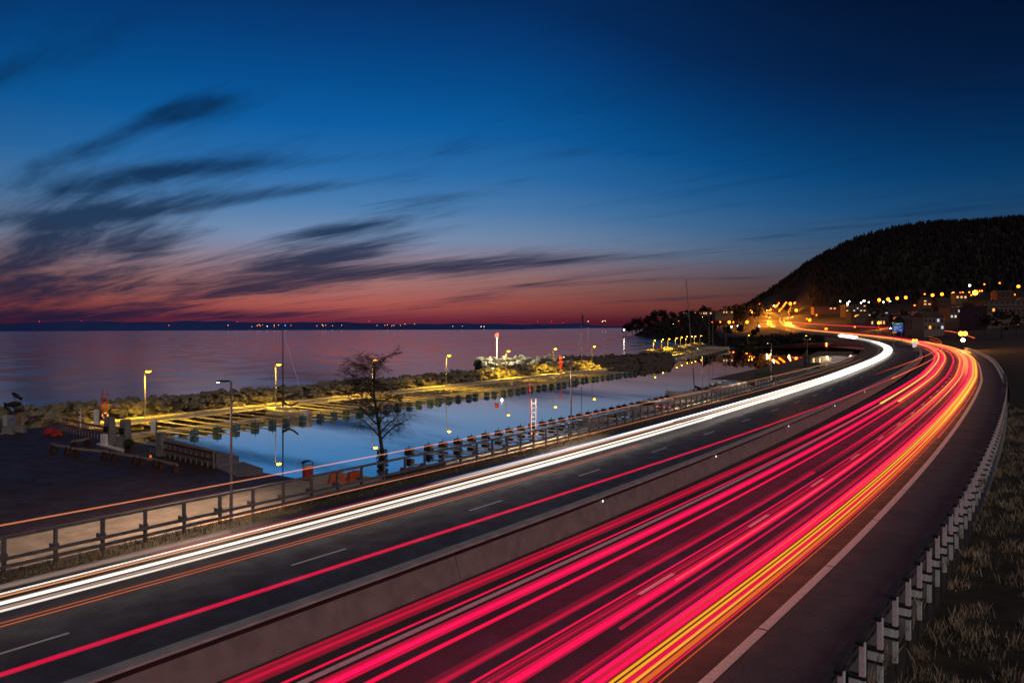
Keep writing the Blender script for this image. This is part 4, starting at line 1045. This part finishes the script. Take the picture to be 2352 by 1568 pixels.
# ------------------------------------------------------------------ boats
def hull(L, B, D, m, parent, sheer=.25, name='hull'):
    n = 12; secs = []
    for i in range(n+1):
        u = i/n; w_ = B/2*(1-abs(2*u-1)**2.6)**.6 if u > .5 else B/2*(.72+.28*math.sin(math.pi*u))
        zt = D+sheer*(abs(u-.45)*2)**2; x = L*(u-.5)
        secs.append([(x, -w_, zt), (x, -w_*.86, zt*.4), (x, -w_*.35, -.25), (x, w_*.35, -.25), (x, w_*.86, zt*.4), (x, w_, zt), (x, 0, zt+.05)])
    v = [p for s in secs for p in s]; f = []
    for i in range(n):
        for j in range(7): f.append((i*7+j, i*7+(j+1) % 7, (i+1)*7+(j+1) % 7, (i+1)*7+j))
    f += [tuple(range(7))[::-1], tuple(range(n*7, n*7+7))]
    return MB().add(v, f).build(name, m, parent, smooth=True)
def sail_boat(loc, rz, L, mast, label, lean=0.0, hm=None, furl=True, masts=(0.08,), mm=None):
    t = thing('sailing_boat', label, 'boat', loc, rz); hm = hm or M_hull
    hull(L, L*.29, L*.085+.2, hm, t, .22)
    dz_ = L*.085+.25
    MB().box((.02*L, 0, dz_+.18), (L*.34, L*.16, .45), taper=.82).build('cabin', hm, t)
    for sx in (-.08, .04, .14): MB().box((sx*L, -L*.08+.02, dz_+.2), (L*.05, .04, .16)).build('cabin_window', M_black, t)
    MB().box((-.3*L, 0, dz_+.05), (L*.2, L*.14, .12)).build('cockpit', M_wood, t)
    for k in masts:
        MB().cyl((k*L, 0, dz_), (k*L+lean*mast, 0, mast), .11, .05, 8).build('mast', mm or (M_pole if hm is not M_wood else M_wood), t)
        MB().cyl((k*L, 0, mast*.55), (k*L+.02, 0, mast*.55), .02, n=4).build('spreader', M_pole, t)
        mb = MB(); pr_ = Vector((k*L, 0, dz_+1.15)); n = 8
        for i in range(1, n+1):
            u = i/n; q = Vector((k*L-L*.36*u, 0, dz_+1.15-(.5*math.sin(math.pi*u) if furl else 0)+.1*u)); mb.cyl(pr_, q, .16*(1-.5*u)+.05, .16*(1-.5*(u+.1))+.05, 7); pr_ = q
        mb.build('furled_sail', M_dark, t)
        for e in ((L*.49, 0, dz_+.15), (-L*.49, 0, dz_+.1)): MB().cyl((k*L+lean*mast*.97, 0, mast*.97), e, .008, n=3).build('stay', M_steel, t)
    for i in range(5):
        for sy in (-1, 1): MB().cyl((L*(-.35+.17*i), sy*L*.125, dz_-.05), (L*(-.35+.17*i), sy*L*.125, dz_+.55), .02, n=4).build('stanchion', M_steel, t)
    return t
sail_boat((-31.3, 102.6, WZ), bang+math.pi, 8.6, 12.2, 'small sailing boat with a furled dark sail moored at the lit walkway', mm=M_dark)
h_ = hdg(95)
sail_boat((31.5, 123.5, WZ), h_+math.pi/2, 12.5, 20.5, 'large pale sailing yacht with a tall leaning mast by the near quay', .075)
sail_boat((103, 384, WZ), .06, 20, 23, 'two masted wooden ship at the far end of the basin', 0, M_wood, True, (-.04, .06))
t = thing('motor_boat', 'small pale motor boat with a cabin and flag by the near quay', 'boat', (20.2, 107, WZ), hdg(78)+math.pi/2)
hull(7, 2.4, .75, M_hull, t); MB().box((.4, 0, 1.2), (2.4, 1.6, .9), taper=.78).build('cabin', M_hull, t)
MB().box((.4, 0, 1.34), (2.2, 1.5, .4), taper=.86).build('windscreen', M_black, t); MB().box((.2, 0, 1.72), (2.3, 1.6, .1)).build('roof', M_hull, t)
MB().cyl((-3.2, 0, .7), (-3.5, 0, 2.6), .03, n=5).build('flag_staff', M_dark, t); MB().box((-3.5, 0, 2.2), (.35, .03, .6)).build('flag', M_orange, t)
MB().box((-2, 0, .92), (2.4, 2.0, .1)).build('tonneau_cover', M_red, t)
t = thing('rowing_boat', 'low dinghy with dark engine left of the motor boat', 'boat', (11.5, 97, WZ), hdg(68)+math.pi/2)
hull(5.2, 1.9, .55, M_hull, t); MB().box((-2.3, 0, .8), (.35, .4, .7), taper=.8).build('outboard_motor', M_black, t)
for x in (-.8, .6): MB().box((x, 0, .6), (.3, 1.5, .06)).build('thwart', M_wood, t)
for i, s_ in enumerate((136, 141, 146)):
    t = thing('rowing_boat', f'{ordinal(i)} blue covered dinghy right of the yacht below the street lamp', 'boat', P(s_, -21, WZ), hdg(s_)+math.pi/2, 'blue covered dinghies')
    hull(5, 1.9, .6, M_hull, t); MB().box((-.2, 0, .78), (3.6, 1.5, .3), taper=.7).build('cover', mat('blue_cover', (.03, .07, .16), .7), t)

# ------------------------------------------------------------------ huts and kiosk
def gable(t, w_, d_, h, rh, wm, rm, ov=.25):
    MB().box((0, 0, h/2), (w_, d_, h)).build('wall', wm, t)
    MB().add([(-w_/2, -d_/2, h), (w_/2, -d_/2, h), (0, -d_/2, h+rh), (-w_/2, d_/2, h), (w_/2, d_/2, h), (0, d_/2, h+rh)], [(0, 1, 2), (5, 4, 3)]).build('gable', wm, t)
    for sx in (-1, 1):
        x0, z0 = sx*(w_/2+ov), h-ov*rh/(w_/2)+.03
        MB().add([(x0, -d_/2-ov, z0), (0, -d_/2-ov, h+rh+.03), (0, d_/2+ov, h+rh+.03), (x0, d_/2+ov, z0), (x0, -d_/2-ov, z0+.1), (0, -d_/2-ov, h+rh+.13), (0, d_/2+ov, h+rh+.13), (x0, d_/2+ov, z0+.1)],
                 [(0, 1, 2, 3), (7, 6, 5, 4), (0, 4, 5, 1), (3, 2, 6, 7), (0, 3, 7, 4), (1, 5, 6, 2)]).build('roof', rm, t)
for x, y, Y, rz, lb in ((1754, 886, 140, .9, 'white hut with a dark green gable roof by the guard rail'), (1870, 850, 178, .9, 'farther white hut with a dark roof below the kiosk')):
    p = at(x, y, Y); t = thing('hut', lb, 'hut', (p.x, p.y, -1.2), rz, 'white huts by the quay'); gable(t, 2.3, 2.6, 2.0, .95, M_white, M_roofg)
    MB().box((-.4, -1.33, .95), (.8, .06, 1.8)).build('door', M_wood, t); MB().box((.6, -1.33, 1.3), (.6, .05, .6)).build('window', M_black, t)
E_win = emat('lit_window', (1, .6, .25), 1.2); E_win2 = emat('lit_window_cool', (.8, .85, 1), .8); E_win3 = emat('lit_window_orange', (1, .36, .08), 1.6)
p = at(1878, 826, 205)
t = thing('kiosk', 'dark harbour kiosk with tall lit windows and a wall lamp', 'kiosk', (p.x, p.y, -1.2), .12)
MB().box((0, 0, 1.75), (6.2, 3.4, 3.5)).build('wall', M_conc_d, t); MB().box((0, 0, 3.56), (6.8, 4.0, .14)).build('roof', M_dark, t)
for x in (-2.1, -.3): MB().box((x, -1.72, 2.1), (.5, .06, 1.9)).build('window', E_win, t)
MB().box((1.7, -1.73, 1.5), (.9, .05, 2.4)).build('door', M_wood, t)
MB().ball((1.7, -1.95, 3.3), .25, 8, 5).build('wall_lamp', emat('wall_lamp', (1, .7, .35), 14), t)
ld = bpy.data.lights.new('wall_lamp_light', 'POINT'); ld.energy = 350; ld.color = (1, .72, .4); lo_ = bpy.data.objects.new('wall_lamp_light', ld); COL.objects.link(lo_); lo_.parent = t; lo_.location = (1.7, -2.6, 3.1)
p = at(1925, 815, 225)
t = thing('covered_boat', 'boat under a pale tarpaulin right of the kiosk', 'boat', (p.x, p.y, -1.2), .3)
MB().add([(-4, -1.4, .6), (4, -1.2, .6), (4, 1.2, .6), (-4, 1.4, .6), (-3.2, 0, 3.0), (3.2, 0, 2.6)], [(0, 1, 5, 4), (2, 3, 4, 5), (1, 2, 5), (3, 0, 4), (3, 2, 1, 0)]).build('tarpaulin', M_white, t)
MB().box((0, 0, .3), (7, 1.2, .6)).build('keel_cradle', M_wood, t)

# ------------------------------------------------------------------ signs and warning lights
p = at(2062, 762, 330)
t = thing('direction_sign', 'large blue and green direction sign beside the far curve', 'sign', (p.x, p.y, zr(330)))
z0 = p.z-zr(330); wS = 4.6
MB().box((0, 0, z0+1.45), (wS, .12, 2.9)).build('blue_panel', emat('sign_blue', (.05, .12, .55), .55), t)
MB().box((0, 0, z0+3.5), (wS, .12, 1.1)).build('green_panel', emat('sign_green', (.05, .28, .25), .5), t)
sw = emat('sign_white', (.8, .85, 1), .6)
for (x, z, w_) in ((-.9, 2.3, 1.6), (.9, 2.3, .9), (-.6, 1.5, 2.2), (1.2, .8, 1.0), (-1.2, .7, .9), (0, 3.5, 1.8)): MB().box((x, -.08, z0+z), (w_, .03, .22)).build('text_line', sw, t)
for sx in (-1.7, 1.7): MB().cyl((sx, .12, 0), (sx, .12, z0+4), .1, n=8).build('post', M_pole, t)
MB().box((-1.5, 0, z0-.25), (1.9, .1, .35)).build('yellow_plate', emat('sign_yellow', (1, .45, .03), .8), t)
p = at(2101, 798, 305)
t = thing('arrow_board', 'white board with a red mark under two amber lamps on the median', 'sign', p)
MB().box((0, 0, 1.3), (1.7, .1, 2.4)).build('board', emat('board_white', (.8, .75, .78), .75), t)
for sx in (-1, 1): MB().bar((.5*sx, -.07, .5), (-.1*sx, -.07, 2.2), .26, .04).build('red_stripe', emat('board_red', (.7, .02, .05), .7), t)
for sx in (-.6, .6): MB().ball((sx, -.1, 3.0), .45, 10, 6).build('amber_lamp', emat('amber_lamp', (1, .3, .02), 8), t)
p = at(2211, 790, 300)
t = thing('warning_beacon', 'roadworks trailer with two big amber lamps and a white lamp at the outer verge', 'warning light', p)
MB().box((0, 0, .3), (1.6, .5, .5)).build('trailer_base', M_dark, t); MB().cyl((0, 0, .5), (0, 0, 4.0), .12, n=8).build('mast', M_dark, t)
for sx in (-.85, .85): MB().ball((sx, -.2, 4.25), .85, 12, 8).build('amber_lamp', emat('amber_strong', (1, .34, .02), 13), t)
MB().ball((0, -.25, 1.6), .75, 12, 8).build('white_lamp', emat('white_strong', (1, .85, .6), 14), t)
ld = bpy.data.lights.new('beacon_light', 'POINT'); ld.energy = 9000; ld.color = (1, .35, .05); ld.shadow_soft_size = .5
lo_ = bpy.data.objects.new('beacon_light', ld); COL.objects.link(lo_); lo_.parent = t; lo_.location = (0, -2, 4.5)

# ------------------------------------------------------------------ town
def building(x0, x1, ytop, ybot, Y, depth, label, wm, rows, cols, lit, roof='flat', rz=0.0, wins=None):
    a, e = at(x0, ybot, Y), at(x1, ytop, Y); w_ = e.x-a.x; h = e.z-a.z
    t = thing('building', label, 'building', ((a.x+e.x)/2, Y, a.z), rz)
    MB().box((0, depth/2, h/2-3), (w_, depth, h+6)).build('wall', wm, t)
    if roof == 'flat': MB().box((0, depth/2, h+.2), (w_+.8, depth+.8, .4)).build('roof', M_roof, t)
    else:
        rh = min(w_, depth)*.28
        MB().add([(-w_/2-.5, -.5, h), (w_/2+.5, -.5, h), (w_/2+.5, depth+.5, h), (-w_/2-.5, depth+.5, h), (-w_/2-.5, depth/2, h+rh), (w_/2+.5, depth/2, h+rh)], [(0, 1, 5, 4), (2, 3, 4, 5), (1, 2, 5), (3, 0, 4), (3, 2, 1, 0)]).build('roof', M_roof, t)
    ww, wh = w_/cols, h/rows
    for r_ in range(rows):
        for c_ in range(cols):
            k = rnd.random()
            m = (E_win if k < lit*.5 else (E_win3 if k < lit*.85 else E_win2)) if k < lit else M_black
            fx, fz = -w_/2+ww*(c_+.5), wh*(r_+.52)
            o = MB().box((fx, -.06, fz), (ww*.5, .1, wh*.42)).build('window', m, t)
            MB().box((fx, -.08, fz-wh*.24), (ww*.6, .14, wh*.05)).build('sill', M_roof, o)
    return t
building(1942, 1990, 700, 716, 900, 14, 'dark apartment block with a few lit flats left of the bare trees', M_wall, 3, 6, .3)
building(1955, 2060, 716, 731, 840, 14, 'long pale apartment block in rows behind the level road', M_wall, 3, 11, .28)
building(2000, 2054, 733, 749, 760, 12, 'low shop building with orange lit windows behind the road', M_wall, 1, 8, .7)
building(2122, 2169, 728, 760, 470, 14, 'pale house with a dark roof and bright lit entrance', mat('pale_wall', (.2, .15, .12), .8, .1, .5), 2, 5, .25, 'gable')
building(2078, 2118, 735, 757, 520, 12, 'dark wooden house left of the pale house', M_wall2, 2, 4, .1, 'gable')
building(2182, 2250, 708, 733, 640, 16, 'office building with a row of four yellow windows', M_wall, 2, 8, .35)
building(2268, 2420, 704, 752, 480, 30, 'large industrial building with a pale upper storey at the right edge', mat('pink_wall', (.16, .1, .09), .8, .15, .3), 3, 16, .06)
building(2260, 2430, 690, 700, 620, 30, 'long flat roofed hall above the industrial building', M_wall, 1, 14, .1)
building(2120, 2140, 688, 702, 820, 10, 'small hillside house with one bright window', M_wall, 2, 2, .4, 'gable')
building(2155, 2185, 690, 706, 800, 10, 'hillside house right of the single window house', M_wall2, 2, 3, .4, 'gable')
building(2195, 2222, 677, 688, 880, 10, 'upper hillside house below the brightest lamp', M_wall, 1, 3, .7, 'gable')
building(2290, 2330, 672, 684, 900, 12, 'dark villa on the upper right hillside', M_wall2, 1, 4, .3, 'gable')
building(1568, 1640, 715, 724, 980, 14, 'long low building with orange windows on the headland', M_wall, 1, 14, .75)
building(1642, 1684, 714, 726, 960, 14, 'pale block with red lamps right of the long headland building', M_wall, 2, 7, .3)
building(1870, 1930, 705, 712, 1050, 12, 'low terrace under the white hillside streak', M_wall2, 1, 7, .2)
def q1(x, y, c): return ((2950+x*.2551)/1.7415, (1080+y*.2551)/1.7415, c)
def q2(x, y, c): return ((3450+x*.2747)/1.7415, (1080+y*.2747)/1.7415, c)
def q3(x, y, c): return ((2450+x*.2551)/1.7415, (1200+y*.2551)/1.7415, c)
TL = [q2(*a) for a in ((22, 450, 'w'), (243, 437, 'O'), (372, 425, 'O'), (505, 410, 'O'), (630, 400, 'O'), (907, 350, 'o'), (1020, 365, 'O'), (1157, 352, 'O'), (1322, 340, 'O'), (1422, 345, 'O'), (1460, 325, 'o'), (1555, 322, 'o'),
      (1640, 330, 'B'), (1560, 225, 'W'), (1775, 207, 'o'), (1997, 190, 'o'), (2270, 238, 'O'), (2215, 358, 'o'), (760, 513, 'o'), (1095, 553, 'w'), (2087, 712, 'w'), (2190, 785, 'o'), (555, 765, 'o'), (455, 708, 'o'), (237, 768, 'O'), (655, 845, 'o'),
      (755, 857, 'o'), (408, 848, 'w'), (1447, 787, 'o'), (1435, 850, 'o'), (1650, 790, 'o'), (305, 465, 'w'), (400, 455, 'w'), (1195, 730, 'w'), (1585, 365, 'o'), (1705, 305, 'o'), (1740, 303, 'o'))]
TL += [q1(*a) for a in ((1090, 457, 'w'), (1162, 450, 'w'), (1213, 445, 'w'), (1345, 470, 'w'), (1413, 478, 'w'), (1500, 480, 'W'), (1610, 488, 'w'), (1727, 525, 'W'), (1752, 492, 'w'), (1938, 512, 'w'), (1983, 483, 'W'), (2060, 505, 'w'), (2222, 468, 'O'),
      (828, 527, 'O'), (905, 525, 'O'), (972, 530, 'o'), (1035, 543, 'o'), (1103, 553, 'O'), (1168, 573, 'O'), (1245, 590, 'O'), (920, 630, 'O'), (1067, 583, 'o'), (1013, 605, 'o'), (1087, 765, 'o'), (1132, 783, 'O'), (1425, 590, 'w'), (1522, 538, 'w'),
      (350, 535, 'o'), (210, 650, 'B'), (270, 662, 'O'), (150, 815, 'O'), (458, 635, 'w'), (573, 557, 'w'), (1850, 722, 'o'), (1390, 930, 'O'), (1840, 890, 'o'), (1240, 705, 'o'), (340, 880, 'w'),
      (590, 580, 'o'), (612, 558, 'o'), (630, 545, 'o'), (648, 518, 'o'), (655, 640, 'o'), (668, 625, 'o'), (690, 605, 'o'), (712, 575, 'o'), (725, 560, 'o'), (738, 540, 'o'), (750, 522, 'o'), (765, 508, 'o'), (500, 632, 'o'), (525, 622, 'o'))]
TL += [q3(*a) for a in ((840, 350, 'w'), (862, 393, 'w'), (1030, 330, 'o'), (1042, 403, 'w'), (947, 372, 'w'), (1830, 345, 'O'), (1895, 345, 'o'), (1743, 197, 'r'), (180, 467, 'w'), (1410, 275, 'w'), (1565, 342, 'o'), (1690, 342, 'o'), (1865, 418, 'w'), (1965, 405, 'w'))]
LK = {'w': ((1, .93, .75), 22, .42, 'small white'), 'W': ((1, .95, .82), 30, .62, 'bright white'), 'o': ((1, .13, .004), 9, .5, 'small orange'), 'O': ((1, .14, .005), 14, 1.0, 'bright orange'), 'B': ((1, .2, .01), 24, 1.7, 'glaring orange'), 'r': ((1, .04, .05), 14, .5, 'red')}
LMESH = {k: MB().ball((0, 0, 0), 1, 8, 6).mesh('lamp_glass', emat('town_lamp_'+k, c, st)) for k, (c, st, r_, n_) in LK.items()}
PM = MB().cyl((0, 0, -7.5), (0, 0, 0), .12, n=5).mesh('pole', M_dark)
seen = {}
for x, y, c in sorted(TL):
    Y = float(np.interp(y, [655, 690, 720, 745, 760, 775], [930, 950, 800, 640, 520, 420])) if x > 1920 else float(np.interp(y, [680, 700, 715, 735, 760, 770], [1450, 1350, 1150, 900, 800, 600]))
    if x < 1660: Y = 870
    p = at(x, y, Y); seen[c] = seen.get(c, -1)+1
    t = thing('town_lamp', f'{LK[c][3]} lamp in the hillside town, {ordinal(seen[c])} of its kind from the left', 'street lamp', p, 0, f'{LK[c][3]} lamps of the town')
    if c in 'OB':
        ld = bpy.data.lights.new('lamp_light', 'POINT'); ld.energy = 26000 if c == 'O' else 70000; ld.color = (1, .3, .03); ld.shadow_soft_size = .4
        lo_ = bpy.data.objects.new('lamp_light', ld); COL.objects.link(lo_); lo_.parent = t; lo_.location = (0, -1.5, -.6)
    part(PM, 'pole', t); g = part(LMESH[c], 'lamp_glass', t); k = LK[c][2]*1.55*Y/800; g.scale = (k, k, k)
# sodium light on the hill road
for i, (s_, o_) in enumerate([(1000+42*k, (-7, 20)[k % 2]) for k in range(13)]):
    q = P(s_, o_)
    t = thing('sodium_lamp', f'{ordinal(i)} tall sodium lamp from below on the distant hill road', 'street lamp', q, 0, 'lamps on the hill road')
    MB().cyl((0, 0, 0), (0, 0, 11), .15, .1, 6).build('pole', M_dark, t); MB().ball((0, 0, 11), .5, 8, 5).build('lamp_glass', MATS['town_lamp_o'], t)
    ld = bpy.data.lights.new('lamp_light', 'POINT'); ld.energy = 230000 if i < 9 else 50000; ld.color = (1, .3, .02); ld.shadow_soft_size = .4
    lo_ = bpy.data.objects.new('lamp_light', ld); COL.objects.link(lo_); lo_.parent = t; lo_.location = (0, 0, 10.4)

# ------------------------------------------------------------------ trees of the headland and town
def tree(p, h, r, label, rs, n=650, name='tree'):
    t = thing(name, label, 'tree', p, rs.rand()*6, 'dark trees behind the harbour')
    MB().cyl((0, 0, -1), (0, 0, h*.6), h*.022, h*.012, 6).build('trunk', M_bark, t)
    mb = MB(); v = []; f = []; blobs = [(Vector((rs.randn()*r*.38, rs.randn()*r*.38, h*(.42+.5*rs.rand()))), r*(.3+.3*rs.rand())) for _ in range(9)]
    for i in range(n):
        c, br = blobs[rs.randint(len(blobs))]; q = Vector(rs.randn(3)); q.normalize(); q = c+q*br*(.5+.55*rs.rand()); sz = h*.03+.5*rs.rand()
        u = Vector(rs.randn(3)).normalized()*sz; w_ = Vector(rs.randn(3)).normalized()*sz; o = len(v)
        v += [tuple(q+u), tuple(q+w_), tuple(q-u), tuple(q-w_)]; f.append((o, o+1, o+2, o+3))
    mb.add(v, f); mb.build('crown', M_tree, t); return t
HTR = [(1438, 742, 1030), (1452, 733, 1020), (1470, 727, 1010), (1488, 724, 1000), (1506, 714, 990), (1524, 713, 980), (1545, 716, 970), (1566, 716, 960), (1587, 712, 950), (1604, 716, 930), (1618, 703, 1000), (1634, 706, 990), (1652, 712, 980),
       (1676, 697, 1000), (1694, 692, 1010), (1708, 696, 1000), (1724, 690, 1020), (1742, 688, 1040), (1496, 742, 880), (1530, 740, 860), (1560, 745, 800), (1600, 748, 700), (1640, 742, 680), (1670, 750, 600), (1700, 745, 640), (1735, 752, 560)]
for i, (x, y, Y) in enumerate(sorted(HTR)):
    top = at(x, y, Y); h = 17+4*rs.rand(); g = land(top.x, Y); h = max(8, min(30, top.z-g))
    tree((top.x, top.y, g), h, h*.36, f'dark leafless tree on the headland wood, {ordinal(i)} from the left', rs)
for i, (x, y, Y) in enumerate(((2012, 702, 640), (2048, 706, 620), (2078, 712, 560), (2300, 712, 380), (2335, 715, 370), (2262, 718, 420))):
    top = at(x, y, Y); g = land(top.x, Y); h = max(8, min(20, top.z-g)); tree((top.x, top.y, top.z-h), h, h*.34, f'bare town tree before the buildings, {ordinal(i)} counting from the left', rs, 200)
mb = MB()
v = []; f = []
for i in range(16000):
    Y = 440+600*rs.rand()**1.4; x0, x1 = shoreX(Y)-1, roadL(Y)-(14 if Y < 540 else 75)
    if x1-x0 < 6: continue
    X = x0+(x1-x0)*rs.rand(); z = land(X, Y); hh = 3+7*max(0, min(1, (Y-520)/200)); q = Vector((X, Y, z+hh*rs.rand())); sz = .5+.8*rs.rand()*(Y/700)
    u = Vector(rs.randn(3)).normalized()*sz; w_ = Vector(rs.randn(3)).normalized()*sz; o = len(v)
    v += [tuple(q+u), tuple(q+w_), tuple(q-u), tuple(q-w_)]; f.append((o, o+1, o+2, o+3))
tag(mb.add(v, f).build('undergrowth', M_tree), 'dark undergrowth and scrub along the far bank of the basin', 'scrub', kind='stuff')
